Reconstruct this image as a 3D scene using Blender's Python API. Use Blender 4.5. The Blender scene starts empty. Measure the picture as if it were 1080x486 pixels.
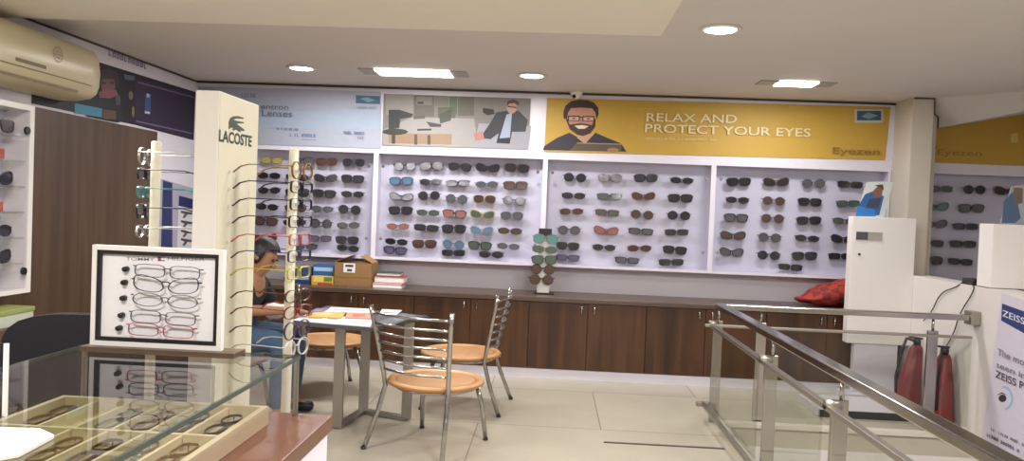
import bpy, bmesh, math, random
from mathutils import Vector, Matrix, noise
random.seed(7)
C = bpy.context.scene.collection
PI = math.pi

# ------------------------------------------------------------------ camera maths (1080 x 486 frame)
F, YAW, PIT, ROL, CH = 830.0, .051, .0236, .0397, 1.30
_cy, _sy, _cp, _sp = math.cos(YAW), math.sin(YAW), math.cos(PIT), math.sin(PIT)
W_ = Vector((-_sy*_cp, _cy*_cp, -_sp)); _r = Vector((_cy, _sy, 0)); _u = _r.cross(W_)
R_ = math.cos(ROL)*_r + math.sin(ROL)*_u; U_ = -math.sin(ROL)*_r + math.cos(ROL)*_u
O_ = Vector((0, 0, CH))
def ray(x, y): return W_ + R_*((x-540)/F) + U_*((243-y)/F)
def atY(x, y, Y): d = ray(x, y); return O_ + d*(Y/d.y)
def atX(x, y, X): d = ray(x, y); return O_ + d*(X/d.x)
def atZ(x, y, Z): d = ray(x, y); return O_ + d*((Z-CH)/d.z)

cam = bpy.data.cameras.new('camera'); co = bpy.data.objects.new('camera', cam); C.objects.link(co)
cam.sensor_width = 36; cam.lens = F/1080*36; cam.clip_start = .02
co.matrix_world = Matrix(((R_.x, U_.x, -W_.x, O_.x), (R_.y, U_.y, -W_.y, O_.y), (R_.z, U_.z, -W_.z, O_.z), (0, 0, 0, 1)))
bpy.context.scene.camera = co

# ------------------------------------------------------------------ materials
def lin(c):
    if isinstance(c, str):
        c = c.lstrip('#'); c = [int(c[i:i+2], 16)/255 for i in (0, 2, 4)]
    return tuple((v/12.92 if v <= .04045 else ((v+.055)/1.055)**2.4) for v in c) + (1,)
def mat(name, c, rough=.5, metal=0., vary=.06, scale=6., spec=None, emit=0., bump=0., aniso=None):
    m = bpy.data.materials.new(name); m.use_nodes = True
    nt = m.node_tree; b = nt.nodes['Principled BSDF']; L = nt.links
    base = lin(c)
    tc = nt.nodes.new('ShaderNodeTexCoord'); nz = nt.nodes.new('ShaderNodeTexNoise')
    nz.inputs['Scale'].default_value = scale; nz.inputs['Detail'].default_value = 4
    if aniso:
        mp = nt.nodes.new('ShaderNodeMapping'); mp.inputs['Scale'].default_value = aniso
        L.new(tc.outputs['Object'], mp.inputs['Vector']); L.new(mp.outputs[0], nz.inputs['Vector'])
    else: L.new(tc.outputs['Object'], nz.inputs['Vector'])
    mx = nt.nodes.new('ShaderNodeMix'); mx.data_type = 'RGBA'
    mx.inputs[6].default_value = tuple(v*(1-vary) for v in base[:3])+(1,)
    mx.inputs[7].default_value = tuple(min(1, v*(1+vary)) for v in base[:3])+(1,)
    L.new(nz.outputs['Fac'], mx.inputs[0]); L.new(mx.outputs[2], b.inputs['Base Color'])
    b.inputs['Roughness'].default_value = rough; b.inputs['Metallic'].default_value = metal
    if spec is not None: b.inputs['Specular IOR Level'].default_value = spec
    if emit: b.inputs['Emission Color'].default_value = base; b.inputs['Emission Strength'].default_value = emit
    if bump:
        bp = nt.nodes.new('ShaderNodeBump'); bp.inputs['Strength'].default_value = bump; bp.inputs['Distance'].default_value = .01
        L.new(nz.outputs['Fac'], bp.inputs['Height']); L.new(bp.outputs[0], b.inputs['Normal'])
    return m
def wood(name, c1, c2, rough=.4, axis='Z', scale=1.0, spec=.5):
    m = bpy.data.materials.new(name); m.use_nodes = True
    nt = m.node_tree; b = nt.nodes['Principled BSDF']; L = nt.links
    tc = nt.nodes.new('ShaderNodeTexCoord'); mp = nt.nodes.new('ShaderNodeMapping')
    s = {'Z': (14, 14, .7), 'X': (.7, 14, 14), 'Y': (14, .7, 14)}[axis]
    mp.inputs['Scale'].default_value = tuple(v*scale for v in s)
    n1 = nt.nodes.new('ShaderNodeTexNoise'); n1.inputs['Scale'].default_value = 1.; n1.inputs['Detail'].default_value = 6; n1.inputs['Distortion'].default_value = .6
    cr = nt.nodes.new('ShaderNodeValToRGB'); cr.color_ramp.elements[0].position = .3; cr.color_ramp.elements[1].position = .72
    cr.color_ramp.elements[0].color = lin(c1); cr.color_ramp.elements[1].color = lin(c2)
    L.new(tc.outputs['Object'], mp.inputs['Vector']); L.new(mp.outputs[0], n1.inputs['Vector'])
    L.new(n1.outputs['Fac'], cr.inputs[0]); L.new(cr.outputs[0], b.inputs['Base Color'])
    b.inputs['Roughness'].default_value = rough; b.inputs['Specular IOR Level'].default_value = spec
    return m
def glass(name, tint='#f4faf7', ior=1.45, rough=.0):
    m = bpy.data.materials.new(name); m.use_nodes = True; nt = m.node_tree; L = nt.links
    nt.nodes.remove(nt.nodes['Principled BSDF']); out = nt.nodes['Material Output']
    t = nt.nodes.new('ShaderNodeBsdfTransparent'); t.inputs[0].default_value = lin(tint)
    g = nt.nodes.new('ShaderNodeBsdfGlossy'); g.inputs['Roughness'].default_value = rough
    fr = nt.nodes.new('ShaderNodeFresnel'); fr.inputs['IOR'].default_value = ior
    nz = nt.nodes.new('ShaderNodeTexNoise'); nz.inputs['Scale'].default_value = 1.5
    bp = nt.nodes.new('ShaderNodeBump'); bp.inputs['Strength'].default_value = .004; L.new(nz.outputs['Fac'], bp.inputs['Height'])
    L.new(bp.outputs[0], g.inputs['Normal'])
    ge = nt.nodes.new('ShaderNodeNewGeometry'); sb = nt.nodes.new('ShaderNodeMath'); sb.operation = 'SUBTRACT'; sb.inputs[0].default_value = 1; L.new(ge.outputs['Backfacing'], sb.inputs[1])
    ml = nt.nodes.new('ShaderNodeMath'); ml.operation = 'MULTIPLY'; L.new(fr.outputs[0], ml.inputs[0]); L.new(sb.outputs[0], ml.inputs[1])
    mx = nt.nodes.new('ShaderNodeMixShader'); L.new(ml.outputs[0], mx.inputs[0]); L.new(t.outputs[0], mx.inputs[1]); L.new(g.outputs[0], mx.inputs[2])
    L.new(mx.outputs[0], out.inputs['Surface'])
    return m
_pm = {}
def ink(c, rough=.55):
    k = (c, rough)
    if k not in _pm: _pm[k] = mat('print_' + c.lstrip('#'), c, rough, vary=.05, scale=30)
    return _pm[k]
def tile_mat():
    m = bpy.data.materials.new('floor_tiles'); m.use_nodes = True; nt = m.node_tree; b = nt.nodes['Principled BSDF']; L = nt.links
    tc = nt.nodes.new('ShaderNodeTexCoord'); mp = nt.nodes.new('ShaderNodeMapping')
    mp.inputs['Location'].default_value = (-.345, .22, 0)
    br = nt.nodes.new('ShaderNodeTexBrick'); br.offset = .5
    br.inputs['Color1'].default_value = lin('#c4bdab'); br.inputs['Color2'].default_value = lin('#b9b1a0'); br.inputs['Mortar'].default_value = lin('#968c7c')
    br.inputs['Scale'].default_value = 1; br.inputs['Mortar Size'].default_value = .004; br.inputs['Brick Width'].default_value = 1.5; br.inputs['Row Height'].default_value = 1.0
    L.new(tc.outputs['Object'], mp.inputs[0]); L.new(mp.outputs[0], br.inputs['Vector'])
    nz = nt.nodes.new('ShaderNodeTexNoise'); nz.inputs['Scale'].default_value = 2.2; nz.inputs['Detail'].default_value = 5
    L.new(tc.outputs['Object'], nz.inputs['Vector'])
    mx = nt.nodes.new('ShaderNodeMix'); mx.data_type = 'RGBA'; mx.blend_type = 'MULTIPLY'; mx.inputs[0].default_value = .25
    L.new(br.outputs['Color'], mx.inputs[6]); L.new(nz.outputs['Color'], mx.inputs[7])
    hs = nt.nodes.new('ShaderNodeHueSaturation'); hs.inputs['Saturation'].default_value = .0
    L.new(nz.outputs['Color'], hs.inputs['Color']); L.new(hs.outputs[0], mx.inputs[7])
    L.new(mx.outputs[2], b.inputs['Base Color']); b.inputs['Roughness'].default_value = .22; b.inputs['Specular IOR Level'].default_value = .4
    return m
M = dict(
    wall=mat('wall_paint', '#dbd6df', .7, scale=3, vary=.03), wallw=mat('white_wall_paint', '#d6d0cc', .7, vary=.03),
    ceil=mat('ceiling_paint', '#d6d0ca', .8, vary=.03, scale=2), soffit=mat('soffit_paint', '#eae4d6', .8, vary=.03),
    white=mat('white_laminate', '#d8d4e0', .35, vary=.02), panelw=mat('white_panel', '#e6e2df', .4, vary=.02),
    casein=mat('case_back_panel', '#cfd1e0', .5, vary=.04, scale=5), pillar=mat('pillar_paint', '#c9c1b4', .6, vary=.04),
    cream=mat('cream_board', '#cdc8b2', .4, vary=.03), creamw=mat('cream_edge', '#dedad0', .4, vary=.02),
    dwood=wood('dark_walnut', '#331d10', '#5a3a22', .35), dwoodx=wood('dark_walnut_top', '#46372f', '#5d4a40', .3, 'X'),
    clad=wood('brown_cladding', '#453425', '#5f4a37', .45), rust=wood('reddish_wood', '#5e3c2a', '#774e39', .35, 'Y'),
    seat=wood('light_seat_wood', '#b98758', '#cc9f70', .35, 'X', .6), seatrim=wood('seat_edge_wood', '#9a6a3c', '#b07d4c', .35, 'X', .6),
    tray=wood('tray_wood', '#b0a07c', '#c8ba98', .5, 'Y'),
    steel=mat('brushed_steel', '#a9a59e', .18, 1., vary=.08, scale=3, aniso=(30, 30, 1)),
    chrome=mat('chrome', '#a9a7a3', .14, 1., vary=.04), steeld=mat('dull_steel', '#a39e95', .42, 1., vary=.08),
    black=mat('black_plastic', '#17161a', .4), dark=mat('dark_trim', '#4a4038', .6), blackfab=mat('black_fabric', '#15151c', .9, vary=.2, scale=60),
    glass=glass('clear_glass', '#fbfafc'), glasst=glass('green_tinted_glass', '#f2f4f0', 1.55), edge=mat('glass_edge', '#2f3f3a', .15, spec=.8), peg=glass('clear_acrylic', '#f2f2f6', 1.3),
    acy=mat('yellowed_plastic', '#cbc09e', .32, vary=.04), acd=mat('grey_brown_slot', '#6e6040', .5),
    lamp=mat('lamp_diffuser', '#fffdf6', .5, emit=20.), grill=mat('grey_lamp_end', '#a7a29c', .5), ring=mat('lamp_ring', '#e8e4de', .4),
    card=mat('cardboard', '#93704a', .8, vary=.1, scale=12), floor=tile_mat(),
    red=mat('red_enamel', '#7d2523', .4), skin=mat('skin', '#946a4e', .55, vary=.05), hair=mat('black_hair', '#0f0d0e', .55, vary=.3, scale=40, aniso=(60, 60, 4)),
    denim=mat('blue_denim', '#38506a', .85, vary=.15, scale=60), shirt=mat('black_shirt', '#16151b', .85, vary=.2, scale=30),
    paper=mat('white_paper', '#e8e6e8', .7, vary=.02), redbag=None,
)
def plaid():
    m = bpy.data.materials.new('red_checked_fabric'); m.use_nodes = True; nt = m.node_tree; b = nt.nodes['Principled BSDF']; L = nt.links
    tc = nt.nodes.new('ShaderNodeTexCoord'); ck = nt.nodes.new('ShaderNodeTexChecker'); ck.inputs['Scale'].default_value = 16
    ck.inputs['Color1'].default_value = lin('#a8322a'); ck.inputs['Color2'].default_value = lin('#6e2a28')
    L.new(tc.outputs['Object'], ck.inputs['Vector']); L.new(ck.outputs['Color'], b.inputs['Base Color']); b.inputs['Roughness'].default_value = .8
    return m
M['redbag'] = plaid()

# ------------------------------------------------------------------ mesh builder
class MB:
    def __init__(s): s.bm = bmesh.new(); s.mats = []
    def mi(s, m):
        if m not in s.mats: s.mats.append(m)
        return s.mats.index(m)
    def _take(s, verts, m, smooth=False):
        i = s.mi(m); fs = set()
        for v in verts:
            for f in v.link_faces: fs.add(f)
        for f in fs: f.material_index = i; f.smooth = smooth
    def box(s, lo, hi, m, bev=0., mtx=None):
        lo, hi = Vector(lo), Vector(hi); c = (lo+hi)/2; d = hi-lo
        g = bmesh.ops.create_cube(s.bm, size=1); vs = g['verts']
        for v in vs: v.co = Vector((v.co.x*d.x, v.co.y*d.y, v.co.z*d.z)) + c
        s._take(vs, m)
        if bev:
            es = list({e for v in vs for e in v.link_edges})
            r = bmesh.ops.bevel(s.bm, geom=es, offset=bev, segments=2, affect='EDGES', profile=.6)
            vs = list({v for f in r['faces'] for v in f.verts} | {v for v in vs if v.is_valid})
            s._take(vs, m)
        if mtx is not None:
            for v in vs: v.co = mtx @ v.co
        return vs
    def rbar(s, a, b, w, h, m, up=(0, 0, 1), bev=.003):
        a, b = Vector(a), Vector(b); d = (b-a); L = d.length; d.normalize(); up = Vector(up)
        if abs(d.dot(up)) > .98: up = Vector((0, 1, 0))
        x = d.cross(up).normalized(); z = x.cross(d)
        mt = Matrix(((x.x, d.x, z.x, a.x), (x.y, d.y, z.y, a.y), (x.z, d.z, z.z, a.z), (0, 0, 0, 1)))
        return s.box((-w/2, 0, -h/2), (w/2, L, h/2), m, bev, mt)
    def tube(s, pts, r, m, seg=8, cap=True):
        pts = [Vector(p) for p in pts]; n = len(pts); rs = r if isinstance(r, (list, tuple)) else [r]*n
        rings = []; pn = None
        for i, p in enumerate(pts):
            t = (pts[min(i+1, n-1)] - pts[max(i-1, 0)]).normalized()
            if pn is None:
                a = Vector((0, 0, 1)) if abs(t.z) < .9 else Vector((1, 0, 0)); pn = t.cross(a).normalized()
            else: pn = (pn - t*pn.dot(t)).normalized()
            bn = t.cross(pn)
            rings.append([s.bm.verts.new(p + (pn*math.cos(2*PI*k/seg) + bn*math.sin(2*PI*k/seg))*rs[i]) for k in range(seg)])
        i = s.mi(m)
        for a, b in zip(rings, rings[1:]):
            for k in range(seg):
                f = s.bm.faces.new((a[k], a[(k+1) % seg], b[(k+1) % seg], b[k])); f.material_index = i; f.smooth = True
        if cap:
            for rg, fl in ((rings[0], True), (rings[-1], False)):
                f = s.bm.faces.new(rg[::-1] if fl else rg); f.material_index = i
        return [v for rg in rings for v in rg]
    def lathe(s, prof, c, m, seg=20, axis='Z'):
        rings = []; c = Vector(c)
        for r, z in prof:
            rg = []
            for k in range(seg):
                a = 2*PI*k/seg; q = (r*math.cos(a), r*math.sin(a), z)
                if axis == 'Y': q = (q[0], q[2], q[1])
                if axis == 'X': q = (q[2], q[0], q[1])
                rg.append(s.bm.verts.new(c + Vector(q)))
            rings.append(rg)
        i = s.mi(m)
        for a, b in zip(rings, rings[1:]):
            for k in range(seg):
                f = s.bm.faces.new((a[k], a[(k+1) % seg], b[(k+1) % seg], b[k])); f.material_index = i; f.smooth = True
        for rg in (rings[0][::-1], rings[-1]):
            f = s.bm.faces.new(rg); f.material_index = i
        return [v for rg in rings for v in rg]
    def poly(s, pts, m, thick=None, n=None):
        vs = [s.bm.verts.new(Vector(p)) for p in pts]; f = s.bm.faces.new(vs); i = s.mi(m); f.material_index = i
        if thick:
            d = Vector(n)*thick if n is not None else Vector(thick)
            r = bmesh.ops.extrude_face_region(s.bm, geom=[f]); nv = [g for g in r['geom'] if isinstance(g, bmesh.types.BMVert)]
            for v in nv: v.co += d
            vs += nv; s._take(vs, m)
        return vs
    def ell(s, c, r, m, sub=3):
        g = bmesh.ops.create_icosphere(s.bm, subdivisions=sub, radius=1)
        for v in g['verts']: v.co = Vector((v.co.x*r[0]+c[0], v.co.y*r[1]+c[1], v.co.z*r[2]+c[2]))
        s._take(g['verts'], m, True); return g['verts']
    def build(s, name, parent=None, loc=None):
        bmesh.ops.recalc_face_normals(s.bm, faces=s.bm.faces[:])
        if parent is not None and loc is None and not parent.get('_local'): off = parent_loc(parent)
        else: off = Vector(loc) if loc is not None and parent is None else Vector((0, 0, 0))
        if off.length:
            for v in s.bm.verts: v.co -= off
        me = bpy.data.meshes.new(name); s.bm.to_mesh(me); s.bm.free()
        for m in s.mats: me.materials.append(m)
        o = bpy.data.objects.new(name, me); C.objects.link(o)
        if parent is not None: o.parent = parent
        else: o.location = off
        return o
def parent_loc(o):
    v = Vector((0, 0, 0))
    while o is not None: v += o.location; o = o.parent
    return v
def tag(o, label, cat, group=None):
    o['label'] = label; o['category'] = cat
    if group: o['group'] = group
    return o
def thing(name, loc, label, cat, group=None, rz=0, local=False):
    o = bpy.data.objects.new(name, None); C.objects.link(o); o.location = loc; o.rotation_euler = (0, 0, rz); o.empty_display_size = .05
    if local: o['_local'] = 1
    return tag(o, label, cat, group)
def struct(o, label=None):
    o['kind'] = 'structure'
    if label: o['label'] = label
    return o
def dup(root, loc=None, rot=None, label=None, group=None):
    r = root.copy(); C.objects.link(r)
    if loc is not None: r.location = loc
    if rot is not None: r.rotation_euler = rot
    if label: r['label'] = label
    if group: r['group'] = group
    for ch in list(root.children):
        c = ch.copy(); C.objects.link(c); c.parent = r
        for g in list(ch.children):
            d = g.copy(); C.objects.link(d); d.parent = c
    return r
def S(name, lo, hi, m, bev=0.):
    b = MB(); b.box(lo, hi, m, bev); return struct(b.build(name))

_fontcache = {}
def text_into(mb, s, pt, x0, yb0, x1, yb1, h, m, off, up=None, bold=.008):
    """lettering s on a plane: baseline from pixel (x0,yb0) to (x1,yb1), capital height h pixels."""
    if s not in _fontcache:
        cu = bpy.data.curves.new('t', 'FONT'); cu.body = s; cu.size = 1; cu.resolution_u = 3; cu.offset = bold
        ob = bpy.data.objects.new('t', cu); C.objects.link(ob); bpy.context.view_layer.update()
        me = bpy.data.meshes.new_from_object(ob.evaluated_get(bpy.context.evaluated_depsgraph_get()))
        vs = [v.co.copy() for v in me.vertices]; fs = [list(p.vertices) for p in me.polygons]
        bpy.data.objects.remove(ob); bpy.data.curves.remove(cu); bpy.data.meshes.remove(me)
        _fontcache[s] = (vs, fs)
    vs, fs = _fontcache[s]
    mnx = min(v.x for v in vs); mxx = max(v.x for v in vs); H = .69
    p0, p1 = pt(x0, yb0), pt(x1, yb1); hv = Vector((0, 0, (pt(x0, yb0-h)-p0).length)) if up is None else up
    bv = [mb.bm.verts.new(p0 + (p1-p0)*((v.x-mnx)/(mxx-mnx)) + hv*(v.y/H) + off) for v in vs]
    i = mb.mi(m)
    for f in fs:
        try: fc = mb.bm.faces.new([bv[k] for k in f]); fc.material_index = i
        except ValueError: pass
def picture(name, pt, n, quad, bg, shapes=(), texts=(), t=.006, parent=None, frame=None):
    """a printed panel: quad in pixels on the plane pt(), shapes = (points, colour), texts = (string, x0, yb0, x1, yb1, h, colour)."""
    n = Vector(n); mb = MB()
    mb.poly([pt(*q)+n*.0025 for q in quad], ink(bg), t-.0025, n)
    k = 1
    for pts, c in shapes:
        mb.poly([pt(*q)+n*(t+.00015*k) for q in pts], ink(c)); k += .5
    for s, x0, y0, x1, y1, h, c in texts:
        text_into(mb, s, pt, x0, y0, x1, y1, h, ink(c), n*(t+.00015*(k+2)))
    # printed faces must look outward
    me_fix = mb
    bm = mb.bm; bm.normal_update()
    for f in bm.faces:
        if len(f.link_faces if hasattr(f, 'link_faces') else []) == 0 and f.normal.dot(n) < 0: f.normal_flip()
    return mb.build(name, parent)
def el(cx, cy, rx, ry, n=18, a0=0, a1=360):
    return [(cx+rx*math.cos(math.radians(a0+(a1-a0)*i/n)), cy+ry*math.sin(math.radians(a0+(a1-a0)*i/n))) for i in range(n if a1-a0 == 360 else n+1)]
def scribble(x0, y0, x1, y1, h, c, seed=1):
    # a line of print too small to read: letter-like strokes along a sloping baseline
    rn = random.Random(seed); out = []; x = x0; sl = (y1-y0)/(x1-x0); w = h*.62
    while x+w < x1:
        y = y0+(x-x0)*sl; k = rn.random()
        if k > .14:
            hh = h*(1.25 if k > .85 else .95); t = h*.2
            out.append(([(x, y), (x+t, y), (x+t, y-hh), (x, y-hh)], c))
            if k > .4: out.append(([(x+w*.55, y), (x+w*.55+t, y), (x+w*.55+t, y-h*.8), (x+w*.55, y-h*.8)], c))
            if k < .75: out.append(([(x, y), (x+w*.7, y), (x+w*.7, y-t), (x, y-t)], c))
            if k > .3: out.append(([(x, y-h*.72), (x+w*.7, y-h*.72), (x+w*.7, y-h*.72-t), (x, y-h*.72-t)], c))
        x += w*1.12
    return out
def rect(x0, y0, x1, y1): return [(x0, y0), (x1, y0), (x1, y1), (x0, y1)]

# ================================================================== THE ROOM
YW, YF, YC, ZC, XL, XR = 6.68, 6.52, 6.18, 2.30, -3.05, 3.95
b = MB()   # one floor slab with the stair opening cut out
for lo, hi in (((XL-.1, -1.6, -.12), (1.17, YW+.1, 0)), ((1.17, 5.02, -.12), (2.72, YW+.1, 0)), ((2.72, -1.6, -.12), (XR+.1, YW+.1, 0)), ((1.17, -1.6, -.12), (2.72, .6, 0))):
    b.box(lo, hi, M['floor'])
struct(b.build('floor'))
S('ceiling', (XL-.1, -1.6, ZC), (XR+.1, YW+.1, ZC+.1), M['ceil'])
S('wall_back', (XL-.1, YW, -.12), (XR+.1, YW+.1, ZC), M['wall'])
S('wall_left', (XL-.1, -1.6, -.12), (XL, YW, ZC), M['wall'])
S('wall_right', (XR, -1.6, -.12), (XR+.1, YW, ZC), M['wallw'])
S('wall_front', (XL-.1, -1.7, -.12), (XR+.1, -1.6, ZC), M['wallw'])
# stairwell below the opening
b = MB(); b.box((1.07, .5, -2.2), (1.17, 5.12, -.12), M['wallw']); struct(b.build('wall_stairwell_left'))
S('wall_stairwell_right', (2.72, .5, -2.2), (2.82, 5.12, -.12), M['wallw'])
S('wall_stairwell_back', (1.17, 5.02, -2.2), (2.72, 5.12, -.12), M['wallw'])
S('wall_stairwell_front', (1.17, .5, -2.2), (2.72, .6, -.12), M['wallw'])
b = MB(); n = 9
prof = [(0.6, -2.2), (0.6, -.18)]
for i in range(n):
    y = .6+.32*(i+1); prof += [(y, -.18-.22*i), (y, -.18-.22*(i+1))]
b.poly([(1.175, y, z) for y, z in prof], M['wallw'], 1.54, (1, 0, 0)); struct(b.build('floor_stairs'))
S('trim_1', (1.12, 5.0, .0), (2.70, 5.07, .025), M['pillar'])                       # cream kerb at the stair edge
# lowered front soffit
e = atZ(697, 38, 2.24)
S('ceiling_soffit', (XL, -1.6, 2.24), (e.x, e.y, ZC), M['soffit'])
# fascia above the showcases, cable trunking along the ceiling
S('trim_2', (XL, YF, 1.757), (2.74, YW, ZC), M['white'])
S('trim_3', (2.95, YF, 1.757), (XR, YW, ZC), M['white'])
b = MB(); b.tube([(XL+.01, YF-.008, ZC-.01), (-1, YF-.008, ZC-.012), (1, YF-.008, ZC-.01), (2.73, YF-.008, ZC-.012)], .009, M['dark'], 6)
struct(b.build('trim_4'))
b = MB(); b.tube([(XL+.008, 3.7, ZC-.008), (XL+.008, 6.5, ZC-.008)], .007, M['dark'], 6); struct(b.build('trim_5'))
b = MB(); b.tube([(2.725, 6.19, ZC-.01), (2.875, 6.19, ZC-.01), (2.88, 6.19, 2.17), (2.955, 6.29, 2.165), (2.955, 6.29, 2.08)], .006, M['dark'], 6); struct(b.build('trim_6'))
# pillar (two steps)
b = MB(); b.poly([(2.72, 6.2, 0), (2.875, 6.2, 0), (2.875, 6.3, 0), (2.95, 6.3, 0), (2.95, YW, 0), (2.72, YW, 0)], M['pillar'], ZC, (0, 0, 1)); struct(b.build('pillar'))
# sloping soffit right of the pillar
b = MB()
p = atY(985, 138, YF-.012); q = atY(1080, 121, YF-.012)
za = p.z; zb_ = min(ZC-.003, p.z+(q.z-p.z)/(q.x-p.x)*(XR-p.x))
v = [b.bm.verts.new(Vector(t)) for t in ((2.955, YF-.012, za), (XR, YF-.012, zb_), (XR, 5.2, ZC), (2.88, 6.19, ZC), (2.955, YF-.012, ZC), (XR, YF-.012, ZC))]
for f in ((0, 1, 2), (0, 2, 3), (0, 3, 4), (4, 3, 2, 5), (0, 4, 5, 1), (1, 5, 2)): b.bm.faces.new([v[k] for k in f])
b.mi(M['ceil']); struct(b.build('ceiling_slope'))
# brown cladding on the left wall
S('trim_7', (XL, 4.0, 0), (XL+.02, 5.86, 1.80), M['clad'])
# low partition on the right
S('wall_partition', (2.70, 3.4, 0), (2.86, 6.1, .945), M['wallw'])
# dark joint strip lying in the floor
S('trim_8', (.345, 4.50, 0), (1.03, 4.52, .004), M['dark'])

# ================================================================== EYEWEAR
def lens_outline(style, n=22):
    a, h = .044, .033; out = []
    for i in range(n):
        t = 2*PI*i/n; c, s = math.cos(t), math.sin(t)
        ex = {'wayfarer': .62, 'rectangle': .5, 'round': 1, 'oval': .95, 'aviator': .8, 'cat': .75}[style]
        x = a*math.copysign(abs(c)**ex, c); z = h*math.copysign(abs(s)**ex, s)
        if style == 'wayfarer': x *= 1+.13*(z/h); z = z*.98
        if style == 'rectangle': z *= .72
        if style == 'round': x *= .9; z *= 1.12
        if style == 'oval': z *= .78
        if style == 'aviator':
            x *= 1+.1*(z/h); z = z*1.05 - (.006*(x/a) if z < 0 else 0)
        if style == 'cat': z += .014*(x/a)*(1 if z > 0 else .3); z *= .9
        out.append((x, z))
    return out
_eye = {}
def eyewear_mesh(style, rim):
    """(front mesh, lens mesh, temple meshes folded, temple meshes open) about the centre of the bridge, front towards -Y."""
    k = (style, rim)
    if k in _eye: return _eye[k]
    ol = lens_outline(style); cx = .053
    b = MB()
    for sg in (-1, 1):
        inner = [Vector((sg*(cx+x), 0, z)) for x, z in ol]
        n = len(ol)
        outer = []
        for i in range(n):
            x, z = ol[i]; px, pz = ol[i-1]; nx, nz = ol[(i+1) % n]
            tx, tz = nx-px, nz-pz; l = math.hypot(tx, tz) or 1
            outer.append(Vector((sg*(cx+x+tz/l*rim), 0, z-tx/l*rim)))
        vi = [[b.bm.verts.new(p+Vector((0, y, 0))) for p in inner] for y in (-.004, .004)]
        vo = [[b.bm.verts.new(p+Vector((0, y, 0))) for p in outer] for y in (-.003, .003)]
        for i in range(n):
            j = (i+1) % n
            for q in ((vi[0][i], vi[0][j], vo[0][j], vo[0][i]), (vi[1][i], vi[1][j], vo[1][j], vo[1][i]), (vo[0][i], vo[0][j], vo[1][j], vo[1][i]), (vi[0][i], vi[0][j], vi[1][j], vi[1][i])):
                f = b.bm.faces.new(q); f.smooth = False
        b.tube([(sg*(cx+.044), 0, .016), (sg*(cx+.050), .002, .017), (sg*(cx+.053), .008, .016)], max(rim*.9, .0028), MATF, 6)
    b.tube([(-.014, 0, .006), (-.006, -.001, .012), (.006, -.001, .012), (.014, 0, .006)], max(rim*.8, .0026), MATF, 6)
    if style == 'aviator': b.tube([(-.02, 0, .028), (.02, 0, .028)], .002, MATF, 6)
    b.mi(MATF); fm = b.build('front')
    lm = []
    for sg in (-1, 1):
        b = MB(); b.poly([(sg*(cx+x*1.01), -.001, z*1.01) for x, z in ol], MATL, .002, (0, 1, 0)); lm.append(b.build('lens'))
    tf, to = [], []
    r = max(rim*.7, .0024)
    for sg, y in ((-1, .014), (1, .021)):
        hx = sg*(cx+.053)
        b = MB(); b.tube([(hx, .008, .016), (hx*.96, y, .015), (hx*.2, y+.002, .013), (-hx*.45, y+.001, .008), (-hx*.72, y, -.012)], [r, r, r, r*1.2, r*1.3], MATF, 6); tf.append(b.build('temple'))
        b = MB(); b.tube([(hx, .008, .016), (hx, .07, .018), (hx*.98, .145, .018), (hx*.96, .175, .008), (hx*.95, .2, -.018)], [r, r, r*1.1, r*1.5, r*1.4], MATF, 6); to.append(b.build('temple'))
    meshes = (fm.data, [o.data for o in lm], [o.data for o in tf], [o.data for o in to])
    for o in [fm]+lm+tf+to: bpy.data.objects.remove(o)
    _eye[k] = meshes; return meshes
MATF = mat('frame_slot', '#202020', .3); MATL = mat('lens_slot', '#202020', .1)
FR = {k: mat('frame_'+n, c, .3, mt) for k, n, c, mt in (('k', 'black', '#18171b', 0), ('b', 'brown', '#4a2f22', 0), ('g', 'green', '#2b5a3c', 0), ('r', 'red', '#74292b', 0), ('u', 'blue', '#33506e', 0),
      ('y', 'yellow', '#aba13c', 0), ('p', 'pink', '#a8565e', 0), ('e', 'grey', '#5c5c62', 0), ('v', 'purple', '#3d3556', 0), ('m', 'silver', '#a8a7a4', .9), ('o', 'gold', '#9a7a48', .9), ('t', 'teal', '#2f7d78', 0), ('w', 'white', '#bdbbb8', 0))}
LN = {k: mat('lens_'+n, c, .12, spec=.6) for k, n, c in (('k', 'black', '#26272c'), ('b', 'brown', '#4d382c'), ('g', 'green', '#4a5a4c'), ('r', 'red', '#96655a'), ('u', 'blue', '#5a7a92'), ('y', 'yellow', '#b3b062'), ('e', 'grey', '#55575c'), ('v', 'violet', '#5c5870'), ('t', 'teal', '#557f7c'))}
CLEAR = glass('clear_lens', '#fdfdfe', 1.3)
CN = dict(k='black', b='brown', g='green', r='red', u='blue', y='yellow', p='pink', e='grey', v='purple', m='silver', o='gold', t='teal', w='white')
def setmat(o, m):
    o.material_slots[0].link = 'OBJECT'; o.material_slots[0].material = m
def eyewear(name, loc, rot, style, fc, lc, label, cat, group, opened=False, rim=.0045, scale=(1, 1, 1), temples=True):
    fm, lm, tf, to = eyewear_mesh(style, rim)
    o = bpy.data.objects.new(name, fm); C.objects.link(o); o.location = loc; o.rotation_euler = rot; o.scale = scale
    setmat(o, FR[fc]); tag(o, label, cat, group)
    for me in lm:
        c = bpy.data.objects.new('lens', me); C.objects.link(c); c.parent = o; setmat(c, LN[lc] if lc else CLEAR)
    for me in ((to if opened else tf) if temples else []):
        c = bpy.data.objects.new('temple', me); C.objects.link(c); c.parent = o; setmat(c, FR[fc])
    return o

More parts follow.
